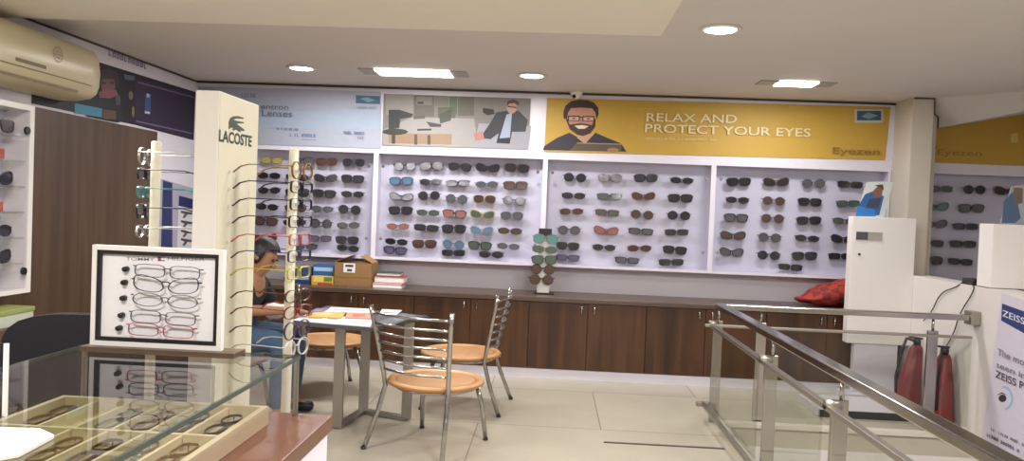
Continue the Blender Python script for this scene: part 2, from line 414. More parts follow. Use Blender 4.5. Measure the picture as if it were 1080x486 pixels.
# ------------------------------------------------------------------ wall showcases
DX = [-2.92, -1.492, -.078, 1.30, 2.715]
ZB, ZT = .86, 1.757
def showcase(x0, x1, label, knobs=True):
    t = thing('wall_showcase', ((x0+x1)/2, YF+.08, ZB), label, 'showcase', 'glazed sunglasses showcases on the back wall')
    b = MB()
    w = .02
    b.box((x0, YF, ZB), (x0+w, YW-.02, ZT), M['white']); b.box((x1-w, YF, ZB), (x1, YW-.02, ZT), M['white'])
    b.box((x0+w, YF, ZB), (x1-w, YW-.02, ZB+.022), M['white']); b.box((x0+w, YF, ZT-.012), (x1-w, YW-.02, ZT), M['white'])
    b.build('frame', t)
    b = MB(); b.box((x0+w, YW-.035, ZB+.022), (x1-w, YW-.02, ZT-.012), M['casein']); b.build('back_panel', t)
    b = MB(); b.box((x0+w, YF+.01, ZB+.022), (x1-w, YF+.016, ZT-.012), M['glass']); b.build('glass_door', t)
    for z in (ZB+.17, ZT-.12):
        for x in (x0+.06, x1-.06):
            b = MB(); b.lathe([(.012, 0), (.014, .006), (.009, .012)], (x, YF-.002, z), M['chrome'] if z > 1.3 else M['steeld'], 12, 'Y'); b.build('lock', t)
    return t
CASES = [showcase(DX[0], DX[1], 'white glazed showcase behind the cream tower, under the pale blue poster'),
         showcase(DX[1], DX[2], 'white glazed showcase under the office photo poster'),
         showcase(DX[2], DX[3], 'white glazed showcase under the bearded man of the yellow poster'),
         showcase(DX[3], DX[4], 'white glazed showcase between the yellow slogan and the red bag'),
         showcase(2.955, XR-.01, 'white glazed showcase to the right of the pillar')]
WHERE = ['case below the blue poster', 'case below the office poster', 'case below the bearded man', 'case left of the pillar', 'case right of the pillar']
STY = dict(w='wayfarer', c='rectangle', r='round', o='oval', a='aviator', t='cat')
SN = dict(w='wayfarer', c='rectangular', r='round', o='oval', a='aviator', t='cat-eye')
def conv(x0, y0, s, rows): return [[(x0+x/s, y0+y/s, k) for x, y, k in r] for r in rows]
ROWS = [
 conv(260, 150, 3.469, [
  [(92, 66, 'oyy'), (205, 70, 'ake'), (293, 72, 'wrb'), (392, 74, 'aek')], [(82, 122, 'okk'), (186, 128, 'okk'), (289, 131, 'tkk'), (388, 134, 'wkk')],
  [(83, 176, 'okk'), (186, 184, 'wkk'), (284, 188, 'wkk'), (388, 190, 'okk')], [(75, 236, 'okk'), (180, 240, 'rkb'), (277, 244, 'oke'), (377, 246, 'rkk')],
  [(70, 289, 'wkb'), (176, 293, 'okk'), (273, 297, 'rke'), (372, 304, 'oke')], [(70, 350, 'trb'), (268, 352, 'cbv'), (368, 358, 'wkk')], [(215, 402, 'oke'), (370, 407, 'okk')]]),
 conv(390, 150, 3.47, [
  [(128, 88, 'rke'), (226, 88, 'akk'), (330, 90, 'akk'), (432, 94, 'tkk'), (538, 95, 'wbk')], [(115, 142, 'wku'), (223, 145, 'okk'), (322, 150, 'ckk'), (428, 154, 'oee'), (533, 158, 'wbb')],
  [(115, 200, 'tke'), (217, 195, 'rkk'), (318, 207, 'rke'), (420, 208, 'aob'), (528, 214, 'rke')], [(113, 250, 'wkk'), (213, 258, 'obg'), (310, 262, 'wkr'), (412, 265, 'tyg'), (520, 269, 'aee')],
  [(103, 308, 'oer'), (207, 313, 'ckk'), (308, 317, 'wkk'), (410, 322, 'tmu'), (513, 325, 'okb')], [(97, 364, 'okk'), (200, 372, 'wbb'), (306, 374, 'reu'), (403, 378, 'wkg'), (507, 381, 'oee')],
  [(92, 410, 'wkv'), (305, 432, 'ckk'), (444, 424, 'okk')]]),
 conv(570, 160, 3.24, [
  [(118, 88, 'rkk'), (238, 90, 'aee'), (360, 90, 'wkk'), (483, 98, 'okk')], [(113, 150, 'okk'), (235, 153, 'cge'), (352, 152, 'trb'), (478, 159, 'wkk')],
  [(106, 204, 'orb'), (228, 208, 'crg'), (347, 215, 'rgb'), (473, 218, 'rkk')], [(98, 268, 'rke'), (224, 270, 'trr'), (343, 272, 'cke'), (465, 275, 'ckk')],
  [(93, 322, 'wkk'), (217, 327, 'okk'), (338, 330, 'orb'), (459, 336, 'wkk')], [(93, 374, 'cvv'), (295, 382, 'cke'), (446, 391, 'ckk')]]),
 conv(750, 160, 3.24, [
  [(94, 103, 'wkk'), (222, 104, 'tbk'), (350, 108, 'rke'), (475, 112, 'ckk')], [(90, 165, 'okk'), (214, 168, 'reb'), (337, 172, 'wkk'), (468, 177, 'cgg')],
  [(85, 226, 'wke'), (210, 228, 'reb'), (334, 235, 'wkk'), (457, 237, 'obg')], [(75, 286, 'tkb'), (200, 293, 'rbe'), (328, 296, 'okk'), (452, 298, 'tkk')],
  [(70, 343, 'tke'), (197, 354, 'rkk'), (319, 356, 'wkk'), (443, 357, 'ckk')], [(270, 411, 'ckk')]]),
 conv(930, 150, 3.04, [
  [(187, 150, 'ceg'), (297, 152, 'rkk'), (400, 156, 'tbk')], [(174, 207, 'tgt'), (287, 212, 'wke')], [(170, 262, 'tke'), (268, 270, 'ckk')], [(158, 323, 'ckk'), (260, 326, 'ckk')], [(152, 378, 'wkk'), (252, 383, 'ckk')]])]
ORD = ['first', 'second', 'third', 'fourth', 'fifth', 'sixth', 'seventh']
pegmesh = None
YG = YW-.085
for ci, rows in enumerate(ROWS):
    for ri, row in enumerate(rows):
        for gi, (px, py, k) in enumerate(row):
            p = atY(px, py, YG)
            lo, hi = (DX[ci], DX[ci+1]) if ci < 4 else (2.955, XR-.01)
            p.x = min(max(p.x, lo+.135), hi-.135); p.z = max(p.z, ZB+.075)
            st, fc, lc = k
            lab = f"{CN[fc]} {SN[st]} sunglasses, {ORD[gi]} in {'the top' if ri == 0 else ORD[ri]+' row from top' if False else ORD[ri]} row of the {WHERE[ci]}"
            lab = lab.replace('in the top row', 'in top row').replace(' row of the', ' row, ') if len(lab.split()) > 16 else lab
            sc = random.uniform(.96, 1.04)
            eyewear('sunglasses', p, (random.uniform(-.08, .08), random.uniform(-.05, .05), random.uniform(-.12, .12)), STY[st], fc, lc, lab, 'sunglasses', 'sunglasses in the wall showcases', scale=(sc*.97, 1, sc*.92), rim=.0062 if st in 'wct' else .004)
            pl = parent_loc(CASES[ci])
            if pegmesh is None:
                b = MB(); b.box((-.008, -.012, -.014), (.008, YW-.035-YG, .004), M['peg'], .002); o = b.build('nose_peg'); pegmesh = o.data; bpy.data.objects.remove(o)
            c = bpy.data.objects.new('nose_peg', pegmesh); C.objects.link(c); c.parent = CASES[ci]; c.location = p - pl

# ------------------------------------------------------------------ printed panels on the fascia
pF = lambda x, y: atY(x, y, YF)
nF = (0, -1, 0)
g5 = lambda v, y: (240+v/6.353, 90+y/6.353)
picture('hanging_poster', pF, nF, [(209, 91), (402, 97), (402, 157), (209, 150)], '#a2a6b8',
    [([(209, 120), (402, 115), (402, 136), (209, 134)], '#9dacc0'), ([(375.5, 100.5), (401, 101.5), (401, 110), (375.5, 109)], '#3e5f78'), ([(380, 104), (388, 102.5), (396, 106), (388, 108)], '#6f93a8'), ([(318, 146.8), (334, 147.4), (334, 148), (318, 147.4)], '#6c7690')]
    + scribble(255, 102.5, 277, 103.3, 4.4, '#6f8299', 3) + scribble(306, 144, 335, 145, 3.6, '#59729c', 4) + scribble(292, 137, 316, 138, 2.4, '#6c7690', 9) + scribble(377, 114.6, 400, 115.4, 2.6, '#8a95a8', 5) + scribble(363, 141.4, 386, 142.2, 3.2, '#6c7694', 6) + scribble(378, 146.6, 388, 147, 3., '#8a7a94', 7),
    [('entron', 276, 115, 305, 116, 5.4, '#6a7488'), ('Lenses', 277, 122.5, 309, 123.5, 6.5, '#68748a')])
for_poster = tag(bpy.data.objects['hanging_poster'], 'pale blue optical poster with small blue lettering behind the cream tower', 'poster', 'posters on the fascia')
g4 = lambda pts: [(500+x/6.353, 95+y/6.353) for x, y in pts]
g3 = lambda pts: [(410+x/8.843, 100+y/8.836) for x, y in pts]
o = picture('hanging_poster', pF, nF, [(405, 99), (560, 104), (557, 157.5), (403, 153.5)], '#77736f',
    [(rect(407, 99.5, 436, 121), '#8a8681'), (rect(437, 100.5, 458, 123), '#625c55'), (rect(439, 102, 456, 111), '#7a7269'), (rect(459, 101.5, 473, 112), '#6f695f'), (rect(474, 102, 482, 121), '#55614e'), (rect(483, 102, 500, 122), '#605c53'), (rect(462, 113, 480, 128), '#565644'),
     ([(404, 137), (434, 124), (500, 125), (505, 156), (404, 153)], '#95918f'), (g3([(0, 375), (60, 360), (590, 365), (585, 465), (0, 450)]), '#8e7660'),
     (g3([(0, 140), (100, 140), (230, 180), (210, 210), (110, 225), (100, 310), (0, 320)]), '#2f3335'), (g3(el(60, 345, 120, 30)), '#33342f'), (g3(rect(30, 370, 62, 455)), '#3a342c'), (g3(rect(240, 370, 268, 465)), '#4d443a'), (g3(rect(362, 375, 390, 465)), '#4d443a'),
     (g3([(350, 250), (490, 275), (490, 300), (390, 300)]), '#3c3a48'), (g3([(270, 318), (400, 315), (400, 332), (265, 335)]), '#2c2c34'), (g3([(470, 180), (590, 130), (580, 240), (480, 270)]), '#44473f'), (g3(rect(270, 66, 325, 86)), '#3a3833'), (g3([(235, 195), (340, 195), (340, 222), (235, 228)]), '#56544f'),
     ([(505, 130), (560, 133), (557, 157.5), (500, 156)], '#92929a'),
     (g4([(60, 120), (130, 130), (140, 160), (90, 170), (60, 150)]), '#2f2c2d'),
     (g4([(40, 320), (110, 220), (150, 150), (215, 140), (300, 140), (360, 200), (345, 280), (255, 280), (240, 355), (150, 355), (165, 290), (110, 330)]), '#34343a'), (g4([(218, 165), (255, 150), (240, 320), (170, 325)]), '#97a1b5'),
     (g4([(160, 325), (245, 318), (240, 360), (150, 355)]), '#23242c'), (g4(el(252, 115, 34, 44)), '#b28a74'), (g4([(220, 110), (225, 75), (262, 62), (300, 80), (300, 105), (270, 88), (235, 92)]), '#4a3b34'), (g4([(226, 106), (284, 114), (284, 122), (226, 114)]), '#2e2624'),
     (g4([(0, 290), (60, 275), (70, 330), (10, 340)]), '#a8716a')], [])
tag(o, 'poster photo of a man in a dark suit at an office desk', 'poster', 'posters on the fascia')
body = g4([(462, 402), (470, 375), (560, 318), (640, 285), (700, 320), (742, 362), (812, 285), (880, 315), (985, 358), (1022, 414)])
hairp = g4([(600, 190), (598, 150), (612, 105), (650, 75), (700, 66), (760, 68), (805, 85), (832, 120), (834, 160), (822, 200), (812, 150), (790, 122), (720, 118), (650, 122), (630, 150), (622, 195)])
beard = g4([(612, 190), (628, 195), (640, 232), (670, 228), (715, 222), (760, 228), (790, 236), (802, 196), (815, 190), (812, 245), (780, 290), (730, 308), (690, 300), (640, 262)])
glas = [g4(rect(628, 172, 708, 208)), g4(rect(726, 174, 806, 210))]
o = picture('hanging_poster', pF, nF, [(577, 103.5), (939, 113), (933, 169), (574, 160)], '#b8953a',
    [(body, '#2d2c3a'), (g4([(690, 320), (700, 280), (790, 275), (800, 300), (742, 360)]), '#b98d74'), (g4(el(715, 185, 97, 112)), '#b5836a'), (beard, '#3f2a24'), (hairp, '#34221d'), (glas[0], '#2c1f1e'), (glas[1], '#2c1f1e'), (g4(rect(636, 180, 701, 203)), '#c39c8a'), (g4(rect(733, 182, 799, 205)), '#c39c8a'), (g4(rect(706, 180, 728, 187)), '#2c1f1e'),
     (g4(el(668, 191, 11, 5)), '#4a342c'), (g4(el(766, 193, 11, 5)), '#4a342c'), (g4([(700, 218), (716, 190), (732, 218)]), '#a87760'), (g4([(672, 240), (720, 234), (768, 242), (740, 260), (700, 260)]), '#d9c8bd'),
     (g4([(690, 352), (988, 362), (985, 412), (640, 404)]), '#574b3d'), (g4([(690, 352), (988, 360), (988, 366), (690, 358)]), '#9a8a70'), (g4(el(930, 402, 40, 16)), '#9b7350'),
     (rect(901, 115.5, 931, 129.5), '#b9b6ac'), (rect(903.5, 117, 929, 127), '#365063'), ([(908, 123), (915, 118.5), (926, 122), (916, 125.5)], '#6f93a0')] + scribble(681, 147, 756, 149, 2.2, '#d0bb80', 11),
    [('RELAX AND', 681.5, 128, 776.5, 130, 8.6, '#d9cda2'), ('PROTECT YOUR EYES', 680, 139.5, 854, 144.5, 8.6, '#d9cda2'), ('Eyezen', 877, 162, 927, 163.4, 6.5, '#8a6a2c')])
tag(o, 'long yellow poster with a smiling bearded man in glasses and white slogan', 'poster', 'posters on the fascia')
o = picture('hanging_poster', pF, nF, [(985, 115), (1120, 115), (1120, 176.5), (986, 171.5)], '#b8953a', [(rect(983, 154, 987, 157), '#4a4434'), ([(1066, 141), (1073, 140), (1073, 150), (1066, 151)], '#cdb568')], [('Eyezen', 988, 163.2, 1035, 164.6, 6, '#8f7434')])
tag(o, 'yellow poster cut off by the sloping ceiling right of the pillar', 'poster', 'posters on the fascia')
# dark banner along the left wall
pL = lambda x, y: atX(x, y, XL); nL = (1, 0, 0)
g6 = lambda pts: [(90+x/6.075, 70+y/6.075) for x, y in pts]
o = picture('hanging_poster', pL, nL, [(33, 85), (105, 66), (205.5, 97), (203, 147.5), (142, 131.5), (33, 109)], '#1f1a20',
    [(g6([(315, 75), (700, 175), (690, 470), (310, 355)]), '#2d2138'), (g6([(330, 95), (690, 195), (690, 203), (330, 105)]), '#6b5a78'), (g6([(320, 345), (680, 425), (680, 434), (320, 355)]), '#6b5a78'), (g6([(380, 170), (415, 178), (412, 300), (376, 296)]), '#36507a'), (g6([(390, 170), (410, 185), (402, 200), (386, 195)]), '#9aa6bd'), (g6([(376, 285), (410, 292), (408, 305), (376, 300)]), '#b6bccb'),
     (g6([(240, 50), (310, 60), (310, 90), (250, 85)]), '#56606e'), (g6(el(140, 118, 46, 62)), '#6b4a47'), (g6([(60, 90), (90, 20), (150, 10), (200, 40), (215, 110), (200, 130), (175, 80), (110, 80)]), '#38282a'), (g6(rect(100, 100, 128, 112)), '#3a2628'), (g6(rect(148, 100, 178, 112)), '#3a2628'), (g6([(80, 165), (125, 145), (190, 150), (205, 185), (150, 205), (85, 200)]), '#7d4a58'), (g6([(118, 150), (160, 150), (150, 162), (126, 162)]), '#8e3f52'),
     (g6([(0, 215), (110, 205), (180, 215), (230, 260), (240, 350), (200, 360), (0, 320)]), '#20222a'), (g6([(-75, 235), (100, 270), (100, 325), (-75, 300)]), '#4a86a0'), (g6([(105, 275), (190, 285), (190, 340), (110, 335)]), '#5f4836'), (g6(el(203, 215, 16, 35)), '#4a4a56'), (g6(el(285, 185, 14, 28)), '#6c6656'), (g6(el(300, 290, 8, 36)), '#7d6d4a')], [])
tag(o, 'dark purple banner with a face and phone on left wall', 'poster', 'posters on the fascia')
b = MB(); 
for pts, c in scribble(114, 59, 158, 75, 6, '#8d7f9c', 21): b.poly([atX(x, y, XL)+Vector((.003, 0, 0)) for x, y in pts], ink(c))
o = b.build('wall_lettering'); struct(o)

# ------------------------------------------------------------------ counters and worktop along the back wall
CX = [-2.40, -1.52, -.62, .305, 1.22, 2.15]
for i, cx in enumerate(CX):
    x0 = -2.85 if i == 0 else (CX[i-1]+cx)/2; x1 = 2.695 if i == 5 else (cx+CX[i+1])/2
    lab = ['dark walnut cabinet behind the cream tower, leftmost of the row', 'dark walnut cabinet under the cardboard box', 'dark walnut cabinet behind the two steel chairs', 'dark walnut cabinet right of the small sunglasses column', 'dark walnut cabinet behind the start of the steel railing', 'dark walnut cabinet under the red bag, rightmost of the row'][i]
    t = thing('base_cabinet', (cx, (YC+YW)/2, 0), lab, 'cabinet', 'walnut cabinets along the back wall')
    b = MB(); b.box((x0, YC+.02, .075), (x1, YW-.003, .605), M['dwood']); b.build('carcass', t)
    b = MB(); b.box((x0, YC+.012, 0), (x1, YW-.003, .074), M['white']); b.build('plinth', t)
    for a, c, s in ((x0+.002, cx-.002, -1), (cx+.002, x1-.002, 1)):
        b = MB(); b.box((a, YC, .078), (c, YC+.0195, .60), M['dwood'], .003); d = b.build('door', t)
        hx = cx+s*.05
        b = MB(); b.tube([(hx, YC, .595-.012), (hx, YC-.022, .59-.012), (hx, YC-.022, .53), (hx, YC, .525)], .006, M['chrome'], 8); b.build('handle', d)
b = MB(); b.box((-2.85, YC-.02, .606), (2.69, YW-.003, .642), M['dwoodx'], .004); o = b.build('worktop', loc=(0, 6.4, .606)); tag(o, 'long brown wooden worktop running along the back wall cabinets', 'worktop')

# ------------------------------------------------------------------ things on the worktop
ZW = .642
def book(name, x0, x1, y0, y1, z0, z1, cover, label, cat='book', group='packs and books on the worktop', pages=True, rz=0):
    c = Vector(((x0+x1)/2, (y0+y1)/2, z0)); t = thing(name, c, label, cat, group, rz, local=True)
    hx, hy, h = (x1-x0)/2, (y1-y0)/2, z1-z0; m = ink(cover, .4)
    b = MB(); th = min(.006, h*.2)
    b.box((-hx, -hy, 0), (hx, hy, th), m); b.box((-hx, -hy, h-th), (hx, hy, h), m); b.box((-hx, -hy, th), (-hx+th, hy, h-th), m); b.build('cover', t)
    b = MB(); b.box((-hx+th, -hy+.004, th), (hx-.006, hy-.004, h-th), M['paper']); b.build('pages', t)
    return t
def pack(name, lo, hi, base, shapes, label, cat):
    b = MB(); lo, hi = Vector(lo), Vector(hi); b.box(lo, hi, ink(base, .35), .004)
    for (u0, v0, u1, v1), c in shapes:
        b.box((lo.x+(hi.x-lo.x)*u0, lo.y-.0015, lo.z+(hi.z-lo.z)*v0), (lo.x+(hi.x-lo.x)*u1, lo.y, lo.z+(hi.z-lo.z)*v1), ink(c, .35))
    return tag(b.build(name, loc=((lo.x+hi.x)/2, (lo.y+hi.y)/2, lo.z)), label, cat, 'packs and books on the worktop')
pack('carton', (-2.10, 6.36, ZW), (-1.965, 6.52, .775), '#27406e', [((0, .25, .9, .45), '#8fa8cc')], 'dark blue carton left of the yellow and blue packs', 'box')
pack('carton', (-1.96, 6.40, ZW), (-1.785, 6.54, .80), '#2d5f9c', [((.05, .68, .95, .88), '#9fc4e6')], 'blue carton with light stripe standing behind yellow pack', 'box')
pack('carton', (-1.94, 6.30, ZW), (-1.76, 6.38, .715), '#d3a83a', [((.1, .35, .55, .95), '#e8cf70'), ((.6, .5, .95, .95), '#5a8a4c'), ((.3, 0, .98, .3), '#a5503a')], 'yellow printed pack with green and red marks before blue carton', 'box')
# cardboard box with open flaps
t = thing('cardboard_box', (-1.6, 6.42, ZW), 'brown cardboard box with open flaps and white label on worktop', 'box')
b = MB(); x0, x1, y0, y1, z1 = -1.755, -1.445, 6.31, 6.53, .835
for lo, hi in (((x0, y0, ZW), (x1, y0+.006, z1)), ((x0, y1-.006, ZW), (x1, y1, z1)), ((x0, y0, ZW), (x0+.006, y1, z1)), ((x1-.006, y0, ZW), (x1, y1, z1)), ((x0, y0, ZW), (x1, y1, ZW+.006))): b.box(lo, hi, M['card'])
b.build('carton_body', t)
for pts in ([(x0, y1, z1), (x0+.12, y1, z1+.05), (x0+.12, y0, z1+.05), (x0, y0, z1)], [(x1, y1, z1), (x1-.1, y1, z1+.055), (x1-.1, y0, z1+.055), (x1, y0, z1)]):
    b = MB(); b.poly(pts, M['card'], .005, (0, 0, 1)); b.build('flap', t)
b = MB(); b.box((-1.68, y0-.002, .755), (-1.585, y0, .83), M['paper']); b.box((-1.665, y0-.003, .80), (-1.60, y0-.0015, .82), ink('#55504c')); b.box((-1.65, y0-.003, .765), (-1.61, y0-.0015, .785), ink('#55504c')); b.build('address_label', t)
b = MB(); b.box((x0, y0-.0015, ZW+.075), (x1, y0, ZW+.09), ink('#8f7326')); b.build('tape', t)
book('book', -1.44, -1.20, 6.33, 6.50, ZW, .68, '#e2dcd2', 'white catalogue at the bottom of the stack beside cardboard box')
book('book', -1.435, -1.185, 6.34, 6.50, .68, .735, '#b0452c', 'red book in the middle of the stack beside cardboard box')
book('book', -1.42, -1.22, 6.35, 6.50, .735, .765, '#3f5446', 'dark green book on top of the stack beside cardboard box')
# small countertop sunglasses column
t = thing('sunglasses_column', (-.06, 6.42, ZW), 'small white sunglasses column with black cap on the worktop', 'display stand')
b = MB(); b.box((-.125, 6.37, ZW), (.035, 6.47, ZW+.012), M['black'], .002); b.build('base', t)
b = MB(); b.box((-.105, 6.39, ZW+.012), (-.005, 6.45, 1.115), M['panelw'], .003); b.build('column', t)
b = MB(); b.box((-.108, 6.38, 1.115), (-.002, 6.455, 1.175), M['black'], .003); b.build('cap', t)
for i, (px, py, k) in enumerate([(575.5, 252, 'aet'), (574.5, 263, 'oeg'), (574, 274, 'wkg'), (572.5, 284, 'rkb'), (571, 295, 'rkb')]):
    p = atY(px, py, 6.365)
    b = MB(); b.box((p.x-.006, 6.362, p.z-.012), (p.x+.006, 6.39, p.z+.002), M['peg']); b.build('nose_peg', t)
    eyewear('sunglasses', p, (0, random.uniform(-.04, .04), 0), STY[k[0]], k[1], k[2], f"{['grey and teal', 'grey and green', 'black', 'black and brown', 'black and brown'][i]} sunglasses, {ORD[i]} from top on the small white column", 'sunglasses', 'sunglasses on the small column', scale=(1.0, .55, 1.0))
# red checked bag
b = MB(); vs = b.ell((2.26, 6.42, .74), (.29, .16, .13), M['redbag'], 4)
for v in vs:
    c = v.co; f = (c.x-1.97)/.58; c.z = .644 + max(0, (c.z-.61))*(.35+.85*min(1, max(0, f))) ; c.z += .02*noise.noise(c*14)*(1 if c.z > .66 else 0); c.x += .02*noise.noise(c*9+Vector((3, 1, 2))); c.y += .02*noise.noise(c*11)
    c.z = max(c.z, .644)
tag(b.build('cloth_bag', loc=(2.26, 6.42, .644)), 'crumpled red checked cloth bag lying on the worktop by the pillar', 'bag')

# ------------------------------------------------------------------ ceiling fixtures
def downlight(px, py, label):
    p = atZ(px, py, ZC); t = thing('downlight', (p.x, p.y, ZC), label, 'ceiling light', 'round ceiling downlights')
    b = MB(); b.lathe([(.105, 0), (.11, -.006), (.085, -.012), (.082, -.004)], (p.x, p.y, ZC), M['ring'], 28); b.build('trim_ring', t)
    b = MB(); b.lathe([(.08, -.003), (.078, -.011)], (p.x, p.y, ZC), M['lamp'], 28); b.build('diffuser', t)
    return p
LIGHTS = []
for px, py, lab in ((318, 71, 'round lit downlight left of the left ceiling panel light'), (561, 79, 'round lit downlight above the office poster, near the security camera'), (760, 30, 'round lit downlight over the railing, largest of the three')):
    p = downlight(px, py, lab); LIGHTS.append((p, 'D'))
for (xa, xb, xc, xd, y0, y1), lab in (((-1.46, -1.335, -.79, -.665, 5.67, 5.90), 'long rectangular panel light between the two left downlights'), ((1.43, 1.56, 1.83, 1.96, 5.66, 5.83), 'rectangular panel light above the yellow slogan poster')):
    cx, cy = (xa+xd)/2, (y0+y1)/2
    t = thing('panel_light', (cx, cy, ZC), lab, 'ceiling light', 'rectangular ceiling panel lights')
    for a, c in ((xa, xb), (xc, xd)):
        b = MB(); b.box((a, y0, ZC-.008), (c, y1, ZC), M['grill']); b.build('end_panel', t)
    b = MB(); b.box((xb, y0, ZC-.012), (xc, y1, ZC), M['lamp']); b.build('diffuser', t)
    LIGHTS.append((Vector((cx, cy, ZC)), 'P'))
p = atY(608, 94, YF-.03)
t = thing('security_camera', (p.x, YF-.001, 2.28), 'small white dome security camera at the ceiling edge', 'security camera')
b = MB(); b.lathe([(.05, ZC), (.05, ZC-.02), (.045, ZC-.026)], (p.x, YF-.07, 0), M['ring'], 20); b.build('mount', t)
b = MB(); vs = b.ell((p.x, YF-.07, ZC-.028), (.038, .038, .034), M['panelw']); b.build('housing', t)
b = MB(); b.lathe([(.016, 0), (.014, -.008)], (p.x-.018, YF-.1, ZC-.045), M['black'], 12, 'Y'); b.build('camera_eye', t)

# ------------------------------------------------------------------ air conditioner on the left wall
t = thing('air_conditioner', (XL, 4.1, 1.88), 'yellowed wall air conditioner with rounded end above the left showcase', 'air conditioner')
prof = [(XL+.012, 2.20), (XL+.16, 2.20), (XL+.225, 2.175), (XL+.25, 2.13), (XL+.262, 2.05), (XL+.258, 1.965), (XL+.24, 1.915), (XL+.20, 1.885), (XL+.10, 1.868), (XL+.012, 1.868)]
b = MB(); ys = [(3.2, 1), (3.3, 1), (4.60, 1), (4.66, .985), (4.70, .95), (4.725, .9), (4.735, .84)]
rings = []
for y, k in ys:
    rings.append([b.bm.verts.new(Vector((XL+(x-XL)*k, y, 2.03+(z-2.03)*(k*.5+.5)))) for x, z in prof])
i = b.mi(M['acy'])
for a, c in zip(rings, rings[1:]):
    for k in range(len(prof)-1):
        f = b.bm.faces.new((a[k], a[k+1], c[k+1], c[k])); f.smooth = True
b.bm.faces.new(rings[-1]); b.bm.faces.new(rings[0][::-1]); b.build('housing', t)
b = MB(); b.box((XL+.001, 3.3, 1.95), (XL+.0125, 4.0, 2.12), M['steeld']); b.build('mounting_plate', t)
b = MB(); b.rbar((XL+.259, 3.3, 1.955), (XL+.259, 4.6, 1.955), .004, .004, M['acd'], bev=0); b.build('seam', t)
b = MB(); b.rbar((XL+.235, 3.3, 1.905), (XL+.235, 4.5, 1.905), .006, .012, M['acd'], bev=0); b.build('air_outlet', t)
b = MB(); b.rbar((XL+.261, 3.93, 1.985), (XL+.261, 4.17, 1.985), .004, .018, M['acd'], bev=0); b.build('display_strip', t)
b = MB(); 
for k in range(3):
    for j in range(max(1, 8*k)):
        a = 2*PI*j/max(1, 8*k); b.lathe([(.006, 0), (.005, .003)], (XL+.2605, 4.27+.02*k*math.cos(a), 2.075+.02*k*math.sin(a)), ink('#b59a86'), 6, 'X')
b.build('sun_logo', t)

# ------------------------------------------------------------------ left wall showcase and what is in it
XF = XL+.18
c1 = atX(37, 112, XF); c2 = atX(31, 308, XF)
yr, zt, zb = c1.y, c1.z, c2.z
t = thing('wall_showcase', (XL+.09, yr-.5, zb), 'white narrow glazed showcase with glass shelves on left wall beside brown cladding', 'showcase')
y0 = yr-1.05
b = MB(); b.box((XL+.02, y0, zb), (XF, y0+.03, zt), M['panelw']); b.box((XL+.02, yr-.035, zb), (XF, yr, zt), M['panelw']); b.box((XL+.02, y0+.03, zb), (XF, yr-.035, zb+.025), M['panelw']); b.box((XL+.02, y0+.03, zt-.03), (XF, yr-.035, zt), M['panelw']); b.build('frame', t)
b = MB(); b.box((XL+.021, y0+.03, zb+.025), (XL+.03, yr-.035, zt-.03), M['casein']); b.build('back_panel', t)
b = MB(); b.box((XF-.012, y0+.03, zb+.025), (XF-.006, yr-.035, zt-.03), M['glass']); b.build('glass_door', t)
nsh = 6; hs = (zt-zb-.05)/(nsh+1); SHZ = []
for k in range(nsh):
    z = zb+.025+hs*(k+1); SHZ.append(z)
    b = MB(); b.box((XL+.03, y0+.031, z-.008), (XF-.02, yr-.036, z), M['glasst']); b.build('shelf', t)
for z in (zb+.12, zt-.14):
    b = MB(); b.lathe([(.022, 0), (.02, .012)], (XF-.005, yr-.06, z), M['black'], 12, 'X'); b.build('lock', t)
for k, (c, nm, lab) in enumerate((('k', 'eyeglasses', 'grey'), ('o', 'carton', 'orange'), ('k', 'eyeglasses', 'black'), ('o', 'carton', 'orange'), ('k', 'eyeglasses', 'black'), ('k', 'eyeglasses', 'black'))):
    z = SHZ[nsh-1-k]
    if nm == 'carton':
        b = MB(); b.box((XL+.06, yr-.42, z+.0005), (XL+.13, yr-.16, z+.055), ink('#b05a40'), .004); b.box((XL+.1301, yr-.36, z+.02), (XL+.131, yr-.22, z+.04), ink('#d8b49a'))
        tag(b.build('carton', loc=(XL+.1, yr-.29, z)), f'orange pack on the {["", "upper", "", "lower"][k]} shelf of the narrow left showcase', 'box')
    else:
        for j in range(2):
            eyewear('eyeglasses', (XL+.13, yr-.2-.28*j, z+.038), (0, 0, PI/2), ['wayfarer', 'oval', 'cat'][k % 3], 'k', 'k' if k != 0 else 'e', f'{"dark grey" if k == 0 else "black"} glasses, {ORD[j]} from the frame on {["top", "", "third", "", "fifth", "sixth"][k]} shelf of left showcase', 'glasses', 'glasses in the left showcase', rim=.0062)
t = thing('low_cabinet', (XL+.17, yr-.5, 0), 'low brown wooden cabinet under the narrow left showcase', 'cabinet')
b = MB(); b.box((XL+.021, yr-1.0, .05), (XL+.30, yr-.06, .60), M['clad'], .004); b.build('body', t)
b = MB(); b.box((XL+.04, yr-.98, 0), (XL+.28, yr-.08, .05), M['dark']); b.build('plinth', t)
t = thing('storage_box', (XL+.16, yr-.3, .60), 'pale box with yellow-green lid on the low left cabinet', 'box')
b = MB(); b.box((XL+.05, yr-.5, .60), (XL+.27, yr-.1, .665), ink('#b9bcae'), .005); b.build('body', t)
b = MB(); b.box((XL+.045, yr-.505, .6655), (XL+.275, yr-.095, .69), ink('#8f9658'), .004); b.build('lid', t)
